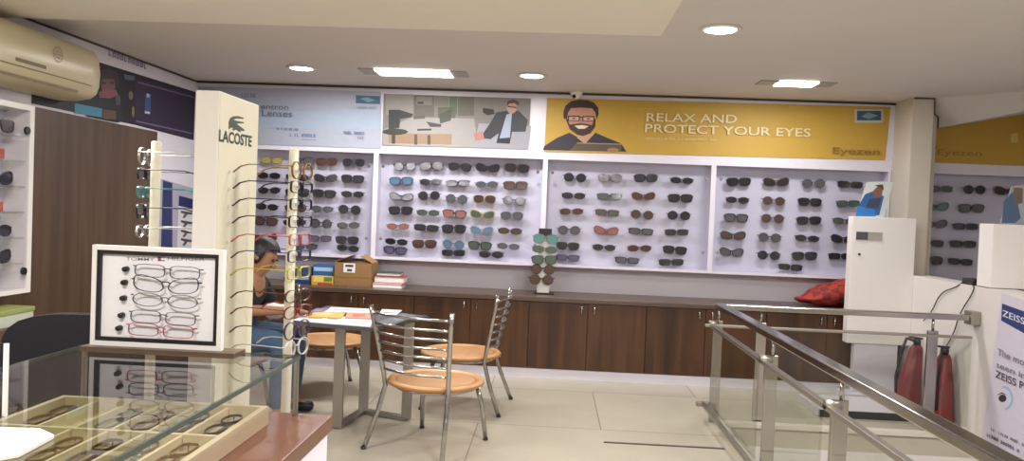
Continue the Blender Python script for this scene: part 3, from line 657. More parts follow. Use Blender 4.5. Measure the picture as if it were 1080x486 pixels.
# wall print in the left corner
pB = lambda x, y: atX(x, y, XL)
o = picture('hanging_poster', pB, nL, [(168, 188), (208, 200), (208, 262), (165, 262)], '#a9a6b8', [([(171, 190), (181, 193), (181, 262), (169, 262)], '#27315e'), ([(188, 206), (206, 211), (206, 262), (186, 262)], '#d5d3d6'), ([(188, 206), (206, 211), (205.6, 221), (187.6, 217)], '#20285a')]
            + [([(190, y), (202, y+2), (202, y+4.2), (197, y+4), (194, y+8), (191.5, y+7.6), (194, y+3.6), (190, y+2.4)], '#4b4a55') for y in (222, 232, 242, 251)], [])
tag(o, 'blue and white printed panel in the corner behind the left rod', 'poster', 'posters on the fascia')

# ------------------------------------------------------------------ glass counter in the foreground
GT, GB, GX0, GX1, GY0, GY1 = .87, .70, -1.33, -.70, .45, 2.19
t = thing('display_counter', (-1.0, 1.3, 0), 'long glass-topped display counter with reddish wooden base in the foreground', 'counter')
b = MB(); b.box((GX0-.01, GY0-.05, .06), (GX1+.085, GY1+.01, .655), M['white'], .003); b.build('cabinet_body', t)
b = MB(); b.box((GX0-.05, GY0, 0), (GX1+.04, GY1-.03, .06), M['dark']); b.build('plinth', t)
b = MB(); b.box((GX0-.02, GY0-.06, .655), (GX1+.095, GY1+.02, GB), M['rust'], .004); b.build('base_board', t)
b = MB(); b.box((GX0, GY0, GT-.01), (GX1, GY1, GT), M['glasst']); g = b.build('glass_top', t)
b = MB()
b.rbar((GX1, GY0, GT-.005), (GX1, GY1, GT-.005), .006, .0105, M['edge'], bev=0); b.rbar((GX0, GY1, GT-.005), (GX1, GY1, GT-.005), .006, .0105, M['edge'], bev=0)
b.rbar((GX0, GY0, GT-.005), (GX0, GY1, GT-.005), .006, .0105, M['edge'], bev=0); b.build('polished_edge', g)
for lo, hi in (((GX1-.008, GY0, GB), (GX1-.002, GY1-.006, GT-.011)), ((GX0+.002, GY0, GB), (GX0+.008, GY1-.006, GT-.011)), ((GX0+.008, GY1-.012, GB), (GX1-.008, GY1-.006, GT-.011))):
    b = MB(); b.box(lo, hi, M['glass']); b.build('glass_side', t)
for x, y in ((GX1-.006, GY1-.006), (GX0+.006, GY1-.006)):
    b = MB(); b.box((x-.006, y-.006, GB), (x+.006, y+.006, GT-.0105), M['steeld'], .001); b.build('corner_post', t)
# wooden frame tray in the counter
t = thing('frame_tray', (-1.02, 1.5, GB), 'shallow pale wooden tray with narrow compartments inside the glass counter', 'tray')
tx0, tx1, ty0, ty1 = -1.318, -.745, .75, 2.08
b = MB(); b.box((tx0, ty0, GB+.001), (tx1, ty1, GB+.012), M['tray'])
for lo, hi in (((tx0, ty0, GB+.012), (tx0+.016, ty1, GB+.05)), ((tx1-.016, ty0, GB+.012), (tx1, ty1, GB+.05)), ((tx0+.016, ty0, GB+.012), (tx1-.016, ty0+.016, GB+.05)), ((tx0+.016, ty1-.016, GB+.012), (tx1-.016, ty1, GB+.05))): b.box(lo, hi, M['tray'])
b.build('tray_body', t)
ncol = 6; cw = (tx1-tx0-.032)/ncol; rowy = [ty0+.016+(ty1-ty0-.032)*k/5 for k in range(6)]
for k in range(1, ncol):
    x = tx0+.016+cw*k; b = MB(); b.box((x-.004, ty0+.016, GB+.012), (x+.004, ty1-.016, GB+.044), M['tray']); b.build('divider', t)
for y in rowy[1:-1]:
    b = MB(); b.box((tx0+.0161, y-.006, GB+.0121), (tx1-.0161, y+.006, GB+.046), M['tray']); b.build('cross_bar', t)
for k in range(ncol):
    for r in range(1, 5):
        if (k*3+r) % 7 == 0: continue
        x = tx0+.016+cw*(k+.5); y = (rowy[r]+rowy[r+1])/2
        fc = 'mobmoek'[(k+r*2) % 7]
        eyewear('eyeglasses', (x, y, GB+.036), (-PI/2, 0, PI/2), ['rectangle', 'oval'][(k+r) % 2], fc, None, f'folded {CN[fc]} eyeglasses in the tray, {ORD[k]} column from left, {ORD[4-r]} compartment from far end', 'eyeglasses', 'folded eyeglasses in the counter tray', rim=.0016, scale=(.9, .9, .85))
# framed display sign with five frames
A = atY(103, 260, 2.14); B = atY(240, 263, 2.14); Cc = atY(235, 368, 2.14); Dd = atY(98, 367, 2.14)
YS = 2.12
t = thing('eyeglasses_display_sign', ((A.x+B.x)/2, YS, GT), 'white framed display board with five eyeglasses standing on the glass counter', 'display stand')
sx0, sx1, sz0, sz1 = -1.272, -.900, GT+.014, 1.163
b = MB(); b.box((sx0-.012, YS-.028, GT), (sx1+.05, YS+.05, GT+.014), wood('sign_base_wood', '#4a3a2c', '#64503e', .4, 'X')); b.build('base', t)
b = MB(); fw = .013
for lo, hi in (((sx0, YS, sz0), (sx0+fw, YS+.02, sz1)), ((sx1-fw, YS, sz0), (sx1, YS+.02, sz1)), ((sx0+fw, YS, sz0), (sx1-fw, YS+.02, sz0+fw)), ((sx0+fw, YS, sz1-fw), (sx1-fw, YS+.02, sz1))): b.box(lo, hi, M['panelw'])
b.build('outer_frame', t)
b = MB(); ix0, ix1, iz0, iz1 = sx0+fw, sx1-fw, sz0+fw, sz1-fw; fw = .011
for lo, hi in (((ix0, YS+.003, iz0), (ix0+fw, YS+.02, iz1)), ((ix1-fw, YS+.003, iz0), (ix1, YS+.02, iz1)), ((ix0+fw, YS+.003, iz0), (ix1-fw, YS+.02, iz0+fw)), ((ix0+fw, YS+.003, iz1-fw), (ix1-fw, YS+.02, iz1))): b.box(lo, hi, M['black'])
b.build('black_border', t)
b = MB(); b.box((ix0+fw, YS+.012, iz0+fw), (ix1-fw, YS+.02, iz1-fw), M['paper'])
pS = lambda x, y: atY(x, y, YS+.012)
tx = pS(133, 270); m = ink('#8a8a8e')
for s, x0, x1 in (('TOMMY', 133, 163), ('HILFIGER', 177, 216)): text_into(b, s, pS, x0, 274.2, x1, 275.2, 3.4, m, Vector((0, -.0008, 0)))
for (x0, y0, x1, y1), c in (((166.5, 271.4, 170, 274.4), '#a8384a'), ((170, 271.4, 174, 274.4), '#e4e2e4'), ((166.5, 270.6, 174, 271.5), '#2a3560'), ((166.5, 274.3, 174, 275.2), '#2a3560')):
    b.poly([pS(*q)+Vector((0, -.0008, 0)) for q in rect(x0, y0, x1, y1)], ink(c))
b.build('face', t)
for i, (px, py, fc, st) in enumerate(((176.5, 286.5, 'e', 'rectangle'), (175, 300.5, 'k', 'cat'), (174, 317, 'e', 'oval'), (172, 335, 'e', 'rectangle'), (169.5, 348.5, 'p', 'rectangle'))):
    p = atY(px, py, YS-.006); q = pS(px-42.5, py-3)
    b = MB(); b.lathe([(.008, 0), (.007, -.016), (.004, -.018)], (q.x, YS+.012, q.z), M['black'], 10, 'Y'); b.build('peg', t)
    eyewear('eyeglasses', p, (0, .02, 0), st, fc, None, f'{["grey", "black", "thin dark grey", "thin grey", "pink"][i]} eyeglasses, {ORD[i]} from top on the white framed board', 'eyeglasses', 'eyeglasses on the framed board', rim=.0026, scale=(.93, .5, .68), temples=False)
# things lying on the counter
t = thing('acrylic_holder', (-1.12, 1.45, GT), 'clear acrylic leaflet holder standing on the glass counter at the left edge', 'leaflet holder')
b = MB(); b.box((-1.28, 1.448, GT), (-1.032, 1.454, 1.01), M['peg']); b.build('front_sheet', t)
b = MB(); b.rbar((-1.034, 1.45, GT), (-1.034, 1.45, 1.01), .006, .008, M['panelw'], bev=0); b.build('edge', t)
b = MB(); b.box((-1.28, 1.42, GT), (-1.032, 1.50, GT+.004), M['peg']); b.build('foot', t)
b = MB(); 
b.poly([atZ(-60, 452, GT+.002), atZ(42, 455, GT+.002), atZ(57, 462, GT+.002), atZ(20, 482, GT+.002), atZ(-80, 500, GT+.002)], M['paper'], .006, (0, 0, 1))
for k in range(3): b.poly([atZ(x, y, GT+.0085) for x, y in ((0, 468+k*4), (14-k*4, 465+k*5), (15-k*4, 466.2+k*5), (0, 469.2+k*4))], ink('#8f8f9a'))
c = atZ(0, 465, GT); tag(b.build('paper_pad', loc=(c.x, c.y, GT)), 'white paper pad lying on the glass counter at its near left corner', 'paper')

# ------------------------------------------------------------------ cream display tower with two rods
TX, TY0 = -1.024, 2.35
far = atX(273, 112, TX).y; tz = 1.632
t = thing('display_tower', (TX-.037, (TY0+far)/2, 0), 'tall cream eyewear display tower with crocodile logo and rods behind counter', 'display stand')
b = MB(); b.box((TX-.28, TY0-.0, 0), (TX+.2, far+.06, .05), M['creamw'], .004); b.build('base', t)
b = MB(); b.box((TX-.075, TY0, .05), (TX, far, tz), M['creamw'], .003)
pT = lambda x, y: atX(x, y, TX)
off = Vector((.0015, 0, 0))
b.poly([Vector((TX, TY0+.002, .06))+off*.4, Vector((TX, far-.002, .06))+off*.4, Vector((TX, far-.002, tz-.004))+off*.4, Vector((TX, TY0+.002, tz-.004))+off*.4], M['cream'])
gc = lambda pts: [pT(140+x/3.24, 80+y/3.24)+off for x, y in pts]
dk = ink('#3d4a3e')
b.poly(gc([(326, 160), (331, 145), (342, 138), (358, 137), (378, 143), (376, 147), (352, 146), (343, 150), (356, 154), (378, 158), (378, 162), (354, 163), (362, 170), (381, 184), (378, 189), (366, 186), (368, 192), (360, 190), (352, 183), (344, 187), (338, 184), (342, 178), (334, 176), (329, 182), (325, 178), (328, 170)]), dk)
text_into(b, 'LACOSTE', pT, 230.5, 148.5, 265, 154.5, 10.5, ink('#2f3a34'), off, up=Vector((0, 0, .034)), bold=.03)
b.build('panel', t)
rodR = [atY(311.5, 157, 2.5), atY(300, 372, 2.5)]; rodL = [atY(167, 149, 2.5), atY(160, 262, 2.5)]
RX, LX = (rodR[0].x+rodR[1].x)/2+.003, (rodL[0].x+rodL[1].x)/2
for x, zt_ in ((RX, rodR[0].z), (LX, rodL[0].z)):
    b = MB(); b.lathe([(.0155, .05), (.0155, zt_-.002), (.011, zt_)], (x, 2.5, 0), M['cream'], 14); b.build('rod', t)
RGLASS = [(180, 'o', 'round', 'thin gold'), (197, 'k', 'rectangle', 'black half-rim'), (215, 'k', 'rectangle', 'black'), (233, 'k', 'rectangle', 'black'), (252, 'p', 'rectangle', 'pink'), (269, 'v', 'rectangle', 'purple'), (287, 'y', 'rectangle', 'yellow'), (311, 'b', 'oval', 'brown'), (328, 'r', 'oval', 'dark red'), (347, 'v', 'round', 'blue-purple'), (366, 'w', 'round', 'white')]
for i, (py, fc, st, nm) in enumerate(RGLASS):
    z = atY(305, py, 2.5).z; 
    b = MB(); b.box((RX+.0156, 2.497, z-.004), (RX+.032, 2.503, z+.005), M['peg']); b.build('clip', t)
    eyewear('eyeglasses', (RX+.029, 2.5, z), (0, 0, math.radians(81+random.uniform(-5, 4))), st, fc, None, f'{nm} eyeglasses with temples toward the tower, {"top" if i == 0 else str(ORD[i]) if i < 7 else ["eighth", "ninth", "tenth", "eleventh"][i-7]} on the right rod', 'eyeglasses', 'eyeglasses on the right rod', opened=True, rim=.003, scale=(.8, .97, .72))
for i, (py, fc, st, nm) in enumerate([(166, 'm', 'round', 'thin silver'), (184, 'k', 'rectangle', 'black'), (203, 't', 'rectangle', 'dark teal'), (223, 'k', 'wayfarer', 'thick black'), (244, 'm', 'oval', 'thin grey')]):
    z = atY(163, py, 2.5).z
    b = MB(); b.box((LX-.037, 2.497, z-.004), (LX-.0156, 2.503, z+.005), M['peg']); b.build('clip', t)
    eyewear('eyeglasses', (LX-.034, 2.5, z), (0, 0, math.radians(-78)), st, fc, None, f'{nm} eyeglasses, {"top" if i == 0 else ORD[i]} on the left rod of the cream tower', 'eyeglasses', 'eyeglasses on the left rod', opened=True, rim=.003, scale=(.8, .97, .72))

# ------------------------------------------------------------------ black office chair at the left
t = thing('office_chair', (-1.71, 2.96, 0), 'black fabric office chair with rounded back at the left edge', 'chair', rz=.06, local=True)
b = MB()
out = []
for k in range(25):
    a = 2*PI*k/24
    out.append((.40*math.copysign(abs(math.cos(a))**.55, math.cos(a)), .20*math.copysign(abs(math.sin(a))**.55, math.sin(a))))
b.poly([(x, -.02+.12*x*x*0, .64+z) for x, z in out[:-1]], M['blackfab'], .06, (0, 1, 0)); b.build('backrest', t)
b = MB(); b.box((-.33, -.42, .36), (.33, -.02, .43), M['blackfab'], .03); b.build('seat', t)
b = MB(); b.rbar((0, .06, .38), (0, .03, .6), .06, .02, M['black']); b.rbar((0, .06, .38), (0, -.3, .36), .06, .02, M['black']); b.build('back_bracket', t)
b = MB(); b.lathe([(.03, .08), (.03, .36)], (0, -.28, 0), M['black'], 14); b.build('column', t)
for k in range(5):
    a = 2*PI*k/5+.3; e = Vector((.34*math.cos(a), -.28+.34*math.sin(a), .05))
    b = MB(); b.rbar((0, -.28, .09), e, .045, .025, M['black']); b.build('leg', t)
    b = MB(); b.lathe([(.025, -.012), (.028, 0), (.025, .012)], (e.x, e.y, .028), M['black'], 12, 'Y'); b.build('caster', t)

# ------------------------------------------------------------------ steel chairs
def make_chair(label):
    t = thing('steel_chair', (0, 0, 0), label, 'chair', 'steel chairs with round wooden seats', local=True)
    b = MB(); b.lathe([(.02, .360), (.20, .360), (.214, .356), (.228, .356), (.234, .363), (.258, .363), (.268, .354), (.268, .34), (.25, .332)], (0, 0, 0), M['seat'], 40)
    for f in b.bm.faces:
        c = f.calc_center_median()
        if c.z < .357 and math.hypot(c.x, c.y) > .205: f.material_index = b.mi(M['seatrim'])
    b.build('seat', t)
    b = MB(); n = 28
    b.tube([(.215*math.cos(2*PI*k/n), .215*math.sin(2*PI*k/n), .322) for k in range(n+1)], .011, M['chrome'], 8, False); b.build('seat_ring', t)
    post = lambda s, z: Vector((s*(.20+.055*max(0, (z-.33)/.44)**1.2), -.195-.085*max(0, (z-.33)/.44), z))
    for s in (-1, 1):
        b = MB(); b.tube([(s*.245, -.31, .008), (s*.215, -.235, .2), (s*.20, -.198, .33)]+[tuple(post(s, z)) for z in (.4, .5, .6, .7, .77)], .0135, M['chrome'], 10); lg = b.build('leg', t)
        b = MB(); b.lathe([(.0145, 0), (.0142, .014)], (s*.246, -.312, 0), M['black'], 10); b.build('rubber_foot', lg)
        b = MB(); b.tube([(s*.215, .205, .008), (s*.20, .175, .2), (s*.185, .135, .322)], .0135, M['chrome'], 10); lg = b.build('leg', t)
        b = MB(); b.lathe([(.0145, 0), (.0142, .014)], (s*.215, .206, 0), M['black'], 10); b.build('rubber_foot', lg)
    for z in (.425, .475, .525, .575, .625, .675, .73):
        a, c = post(-1, z), post(1, z); pts = []
        for k in range(9):
            u = k/8; q = a.lerp(c, u); q.y -= .05*math.sin(PI*u); pts.append(q)
        b = MB(); b.tube(pts, .007, M['chrome'], 8); b.build('rung', t)
    return t
ch = make_chair('steel chair with round wooden seat, nearest one, back toward the viewer')
ch.location = (-.61, 4.33, 0); ch.rotation_euler = (0, 0, math.radians(-24))
dup(ch, (-.575, 5.22, 0), (0, 0, math.radians(84)), 'steel chair with wooden seat right of the table, seen side-on before the cabinets')
dup(ch, (-1.53, 5.45, 0), (0, 0, math.radians(-62)), 'steel chair with wooden seat behind the table, partly under it')
dup(ch, (-1.96, 4.68, 0), (0, 0, math.radians(-90)), 'steel chair under the seated person in black')

# ------------------------------------------------------------------ table and papers
TZ = .625
t = thing('steel_table', (-1.12, 4.72, 0), 'dark topped table on flat steel legs covered with papers', 'table')
tq = [atZ(308, 338.5, TZ), atZ(391, 345.5, TZ), atZ(452, 333, TZ), atZ(345, 322, TZ)]
b = MB(); b.poly([p-Vector((0, 0, .022)) for p in tq], mat('dark_table_top', '#4c4a4a', .25), .022, (0, 0, 1)); b.build('table_top', t)
legs = [(-1.2, 4.49), (-1.14, 4.87), (-.845, 4.75)]
for x, y in legs:
    b = MB(); b.rbar((x, y, .012), (x, y, TZ-.022), .058, .03, M['steeld'], bev=.003); b.build('leg', t)
for a, c in ((0, 1), (1, 2)):
    b = MB(); b.rbar((*legs[a], .014), (*legs[c], .014), .05, .026, M['steeld'], bev=.003); b.build('floor_bar', t)
def sheet(name, pts, z, th, c, shapes, label, cat):
    b = MB(); P = [atZ(x, y, z) for x, y in pts]
    b.poly(P, ink(c, .5), th, (0, 0, 1))
    for pp, cc in shapes: b.poly([atZ(x, y, z)+Vector((0, 0, th+.0006)) for x, y in pp], ink(cc, .5))
    c0 = sum(P, Vector())/len(P)
    return tag(b.build(name, loc=(c0.x, c0.y, z)), label, cat, 'papers on the table')
sheet('newspaper', [(308.6, 338.2), (325, 331), (394, 337), (390.5, 344.9), (350, 341.8)], TZ, .004, '#e0dee2', [([(325, 335.5), (340, 336.2), (340, 337), (325, 336.4)], '#8f8d92'), ([(345, 336), (356, 336.6), (356, 337.6), (345, 337)], '#97959a'), ([(366, 339), (388, 341), (388, 343), (366, 341)], '#cfcdd4')], 'white newspaper hanging at the near edge of the table', 'newspaper')
sheet('magazine', [(322, 334.5), (334, 329), (364, 331), (360, 336)], TZ+.005, .006, '#d9b55c', [([(330, 332), (345, 330), (355, 332), (340, 334)], '#e3c98a')], 'yellow magazine on the table left of the orange one', 'magazine')
sheet('magazine', [(364, 335.6), (366, 330.5), (396, 332), (396, 337)], TZ+.005, .006, '#d09a80', [([(372, 332), (385, 332), (385, 335), (372, 335)], '#c9705a')], 'orange and pink magazine in the middle of the table', 'magazine')
sheet('newspaper', [(337, 329), (350, 324), (391, 326), (392, 330.5)], TZ+.003, .003, '#dcdae0', [([(352, 326), (385, 327.5), (385, 328.6), (352, 327)], '#b5b3bc')], 'white sheet with faint lines at the far side of table', 'paper')
sheet('magazine', [(326, 330), (333, 326), (347, 325.5), (339, 329.5)], TZ+.007, .006, '#7a6f9a', [([(330, 329), (336, 327.5), (341, 328), (337, 329.3)], '#c08080')], 'purple and pink leaflet beside the reaching hand', 'leaflet')
sheet('folder', [(398, 341), (424, 331), (441, 334), (412, 344)], TZ+.0005, .008, '#5d626a', [([(412, 338), (425, 333.5), (432, 335), (419, 340)], '#7d838c')], 'grey folder on the table behind the nearest chair back', 'folder')
sheet('newspaper', [(399, 332.5), (403, 326.5), (424, 327.5), (416, 334)], TZ+.0005, .004, '#d8d6da', [([(404, 329.5), (415, 330), (414, 331), (404, 330.4)], '#a89098')], 'white sheet on the right half of the table', 'paper')

# ------------------------------------------------------------------ seated person
def skinned(name, verts, edges, m, sub=2, parent=None, root=0):
    me = bpy.data.meshes.new(name); me.from_pydata([Vector(v[:3]) for v in verts], edges, [])
    o = bpy.data.objects.new(name, me); C.objects.link(o)
    md = o.modifiers.new('s', 'SKIN'); md.use_smooth_shade = True
    for i, v in enumerate(verts):
        r = v[3] if len(v) == 4 else v[3:5]; o.data.skin_vertices[0].data[i].radius = (r, r) if not isinstance(r, tuple) else r
        o.data.skin_vertices[0].data[i].use_root = i == root
    o.modifiers.new('u', 'SUBSURF').levels = sub; o.modifiers['u'].render_levels = sub
    bpy.context.view_layer.update()
    dg = bpy.context.evaluated_depsgraph_get(); nm = bpy.data.meshes.new_from_object(o.evaluated_get(dg))
    bpy.data.objects.remove(o); nm.materials.clear(); nm.materials.append(m)
    for p in nm.polygons: p.use_smooth = True
    n = bpy.data.objects.new(name, nm); C.objects.link(n)
    if parent is not None:
        off = parent_loc(parent)
        for v in nm.vertices: v.co -= off
        n.parent = parent
    return n
PX, PY = -1.96, 4.68
V = {}; vl = []; ed = []
def add(k, x, y, z, r, to=None):
    V[k] = len(vl); vl.append((x, y, z, r))
    if to: ed.append((V[to], V[k]))
add('pel', PX, PY, .50, (.12, .09)); add('ab', PX+.03, PY, .585, (.125, .085), 'pel'); add('ch', PX+.09, PY, .70, (.14, .09), 'ab'); add('up', PX+.14, PY, .80, (.11, .075), 'ch')
add('nk', PX+.18, PY, .865, (.05, .05), 'up'); add('hd', PX+.205, PY, .925, (.075, .075), 'nk'); add('h2', PX+.23, PY, .985, (.083, .088), 'hd'); add('h3', PX+.235, PY, 1.035, (.06, .065), 'h2')
for s, n in ((-1, 'R'), (1, 'L')):
    add('sh'+n, PX+.13, PY+s*.16, .785, (.06, .055), 'up')
    if n == 'R':
        add('el'+n, PX+.17, PY+s*.20, .665, (.042, .042), 'sh'+n); add('wr'+n, PX+.40, PY-.13, .665, (.026, .024), 'el'+n); add('hp'+n, PX+.46, PY-.10, .662, (.036, .014), 'wr'+n)
        base, dirv = Vector((PX+.485, PY-.09, .662)), Vector((.92, .35, -.08))
    else:
        add('el'+n, PX+.20, PY+s*.22, .64, (.042, .042), 'sh'+n); add('wr'+n, PX+.33, PY+.19, .60, (.026, .024), 'el'+n); add('hp'+n, PX+.385, PY+.165, .595, (.034, .014), 'wr'+n)
        base, dirv = Vector((PX+.41, PY+.155, .59)), Vector((.88, -.4, -.1))
    side = Vector((-dirv.y, dirv.x, 0)).normalized()
    for k, (o_, L) in enumerate(((-.027, .06), (-.009, .072), (.009, .068), (.027, .052))):
        p = base+side*o_; q = p+dirv*L*.55; e2 = q+dirv*L*.45+Vector((0, 0, -.014))
        add(f'f{n}{k}a', *p, (.0095, .0085), 'hp'+n); add(f'f{n}{k}b', *q, (.0088, .008), f'f{n}{k}a'); add(f'f{n}{k}c', *e2, (.007, .0065), f'f{n}{k}b')
    tp = base-dirv*.02+side*(.036 if n == 'R' else -.036); tq_ = tp+dirv*.035+side*(.016 if n == 'R' else -.016)
    add(f't{n}a', *tp, (.011, .01), 'hp'+n); add(f't{n}b', *tq_, (.008, .008), f't{n}a')
    add('hi'+n, PX+.02, PY+s*.085, .488, (.085, .08), 'pel'); add('kn'+n, PX+.40, PY+s*.13, .478, (.062, .062), 'hi'+n); add('an'+n, PX+.38, PY+s*.14, .07, (.034, .034), 'kn'+n); add('to'+n, PX+.50, PY+s*.15, .035, (.034, .025), 'an'+n)
pt_ = thing('person', (PX, PY, .362), 'person with black hair in a black top seated behind the tower, reaching to the table', 'person')
body = skinned('body', vl, ed, M['skin'], 2, pt_)
def garment(keys, name, m, grow, parent):
    idx = [V[k] for k in keys]; mp = {i: j for j, i in enumerate(idx)}
    vv = [(*vl[i][:3], tuple(r+grow for r in (vl[i][3] if isinstance(vl[i][3], tuple) else (vl[i][3],)*2))) for i in idx]
    ee = [(mp[a], mp[c]) for a, c in ed if a in mp and c in mp]
    return skinned(name, vv, ee, m, 2, parent)
garment(['pel', 'ab', 'ch', 'up', 'shR', 'shL', 'elL', 'elR'], 'shirt', M['shirt'], .022, pt_)
garment(['pel', 'hiR', 'hiL', 'knR', 'knL', 'anR', 'anL'], 'trousers', M['denim'], .014, pt_)
for n in 'RL': 
    a, c = vl[V['an'+n]], vl[V['to'+n]]
    skinned('shoe', [(a[0]-.02, a[1], .04, (.042, .04)), (a[0]+.05, a[1], .042, (.042, .038)), (c[0]+.02, c[1], .034, (.038, .03))], [(0, 1), (1, 2)], M['black'], 2, pt_)
hx, hy, hz = PX+.222, PY, .985
b = MB(); vs = b.ell((hx-.005, hy, hz+.012), (.102, .098, .098), M['hair'], 4)
fd, fu = Vector((.82, 0, -.57)), Vector((.57, 0, .82)); hc = Vector((hx, hy, hz))
kill = [v for v in b.bm.verts if ((v.co-hc).dot(fd) > .03 and (v.co-hc).dot(fu) < .055) or (v.co-hc).dot(fu) < -.065]
bmesh.ops.delete(b.bm, geom=kill, context='VERTS')
for v in b.bm.verts: v.co += (v.co-hc).normalized()*.006*noise.noise(v.co*60)
o = b.build('hair', pt_); sm = o.modifiers.new('t', 'SOLIDIFY'); sm.thickness = .012; sm.offset = -1
fp = lambda a, y, z: hc + fd*a + Vector((0, y, 0)) + fu*z
b = MB(); b.ell(fp(.09, 0, -.02), (.02, .014, .02), M['skin'], 2); b.build('nose', pt_)
for q in (-1, 1):
    b = MB(); b.ell(fp(.078, q*.03, .012), (.012, .013, .009), ink('#2a1a16'), 2); b.build('eye', pt_)
    b = MB(); b.ell(fp(-.005, q*.088, -.01), (.02, .01, .028), M['skin'], 2); b.build('ear', pt_)
b = MB(); b.ell(fp(.074, 0, -.058), (.01, .024, .008), ink('#7c4a40'), 2); b.build('mouth', pt_)
# white cloth bundle on the lap
b = MB(); vs = b.ell((PX+.30, PY-.02, .645), (.085, .07, .045), ink('#cfcfcb', .8), 4)
for v in vs: v.co += Vector((1, .6, .8))*.022*noise.noise(v.co*16)
tag(b.build('cloth_bundle', loc=(PX+.30, PY-.02, .60)), 'white cloth bundle on the lap of the seated person', 'cloth')

# ------------------------------------------------------------------ stair railing
RXh, RY = 1.10, 5.10
t = thing('stair_railing', (1.1, 5.1, 0), 'steel stair railing with glass panes and thick bright handrail around the opening', 'railing')
b = MB(); b.rbar((RXh, .7, .748), (RXh, RY+.03, .748), .062, .036, M['steel'], bev=.006); b.build('handrail', t)
b = MB(); b.rbar((RXh+.03, RY, .748), (2.66, RY, .748), .062, .036, M['steel'], bev=.006); b.build('handrail', t)
b = MB(); b.box((2.64, RY-.045, .705), (2.70, RY+.045, .79), M['steeld'], .004); b.build('wall_bracket', t)
b = MB(); b.rbar((1.045, .7, .625), (1.045, RY+.03, .625), .03, .022, M['steeld'], bev=.004); b.build('lower_rail', t)
b = MB(); b.rbar((1.0, RY-.02, .625), (2.66, RY-.02, .625), .03, .018, M['steeld'], bev=.004); b.build('lower_rail', t)
b = MB(); b.rbar((1.02, .7, .11), (1.02, RY+.03, .11), .024, .024, M['steeld'], bev=.004); b.build('bottom_rail', t)
b = MB(); b.rbar((.975, RY+.02, .108), (1.06, RY+.02, .108), .03, .028, M['steeld'], bev=.004); b.build('bottom_rail', t)
for y in (RY, 3.86, 2.95, 1.9):
    b = MB(); b.rbar((1.085, y, 0), (1.085, y, .655), .062, .018, M['steel'], up=(0, 1, 0), bev=.003); p = b.build('post', t)
    b = MB(); b.lathe([(.009, .655), (.008, .73)], (1.092, y, 0), M['chrome'], 10); b.build('spigot', p)
    b = MB(); b.lathe([(.02, -.03), (.02, .03)], (1.06, y, .636), M['steeld'], 10, 'X'); b.build('clamp', p)
for x in (1.36, 2.43):
    b = MB(); b.rbar((x, RY, 0), (x, RY, .655), .065, .018, M['steel'], up=(0, 1, 0), bev=.003); p = b.build('post', t)
    b = MB(); b.lathe([(.009, .655), (.008, .73)], (x, RY, 0), M['chrome'], 10); b.build('spigot', p)
for y0, y1 in ((3.93, 5.03), (3.02, 3.79), (1.97, 2.88)):
    b = MB(); b.box((1.04, y0, .125), (1.05, y1, .612), M['glasst']); b.build('glass_pane', t)
for x0, x1 in ((1.42, 2.37), (2.49, 2.66)):
    b = MB(); b.box((x0, RY-.025, .06), (x1, RY-.017, .612), M['glasst']); b.build('glass_pane', t)

# ------------------------------------------------------------------ white board on a pedestal, plinth, leaflets
t = thing('display_board', (2.42, 6.0, 0), 'tall blank white display board with grey label beside the pillar', 'display board')
q = [atY(899, 229, 6.0), atY(966, 230, 6.0)]
b = MB(); b.box((2.235, 6.0, .42), (2.70, 6.09, 1.368), M['panelw'], .004); b.build('board', t)
b = MB(); b.box((2.30, 6.02, .05), (2.62, 6.08, .42), M['white'], .003); b.build('pedestal', t)
b = MB(); b.box((2.22, 5.93, 0), (2.69, 6.12, .05), M['white'], .003); b.build('foot', t)
c = atY(903, 244, 6.0); d = atY(930, 254, 6.0)
b = MB(); b.box((c.x, 5.996, d.z), (d.x, 6.0, c.z), ink('#a39f98')); b.box((c.x, 5.994, d.z+.004), (c.x+.085, 5.996, c.z-.002), ink('#4c4b54')); b.build('name_plate', t)
c = atY(906, 268, 6.0); b = MB(); b.lathe([(.009, 0), (.008, .012)], (c.x, 5.99, c.z), M['black'], 10, 'Y'); b.build('knob', t)
t = thing('low_plinth', (2.2, 5.6, 0), 'low white floor plinth with black front edge below the display board', 'plinth')
b = MB(); b.box((1.86, 5.40, 0), (2.43, 5.88, .045), M['white']); b.build('slab', t)
b = MB(); b.box((1.85, 5.385, 0), (2.44, 5.3999, .048), M['black']); b.build('edge', t)
pY = lambda x, y: atY(x, y, 6.03)
gx = lambda pts: [(885+x/4.05, 180+y/4.05) for x, y in pts]
o = picture('leaflet', pY, (0, -1, 0), [(914, 192), (942, 191.5), (932, 229), (902, 229)], '#c8cfcd', [(gx([(110, 100), (150, 85), (190, 110), (170, 190), (75, 192), (75, 160)]), '#2f5f94'), (gx([(75, 150), (150, 165), (155, 195), (70, 195)]), '#2c7ac2'), (gx([(140, 90), (170, 60), (188, 65), (180, 110), (150, 120)]), '#7b5648'), (gx([(130, 120), (180, 115), (165, 160), (110, 160)]), '#38425c'), (gx([(150, 62), (185, 58), (190, 85), (176, 72)]), '#4a3530')], [])
tag(o, 'blue leaflet picture leaning on top of the tall white display board', 'leaflet', 'blue leaflets on white stands')
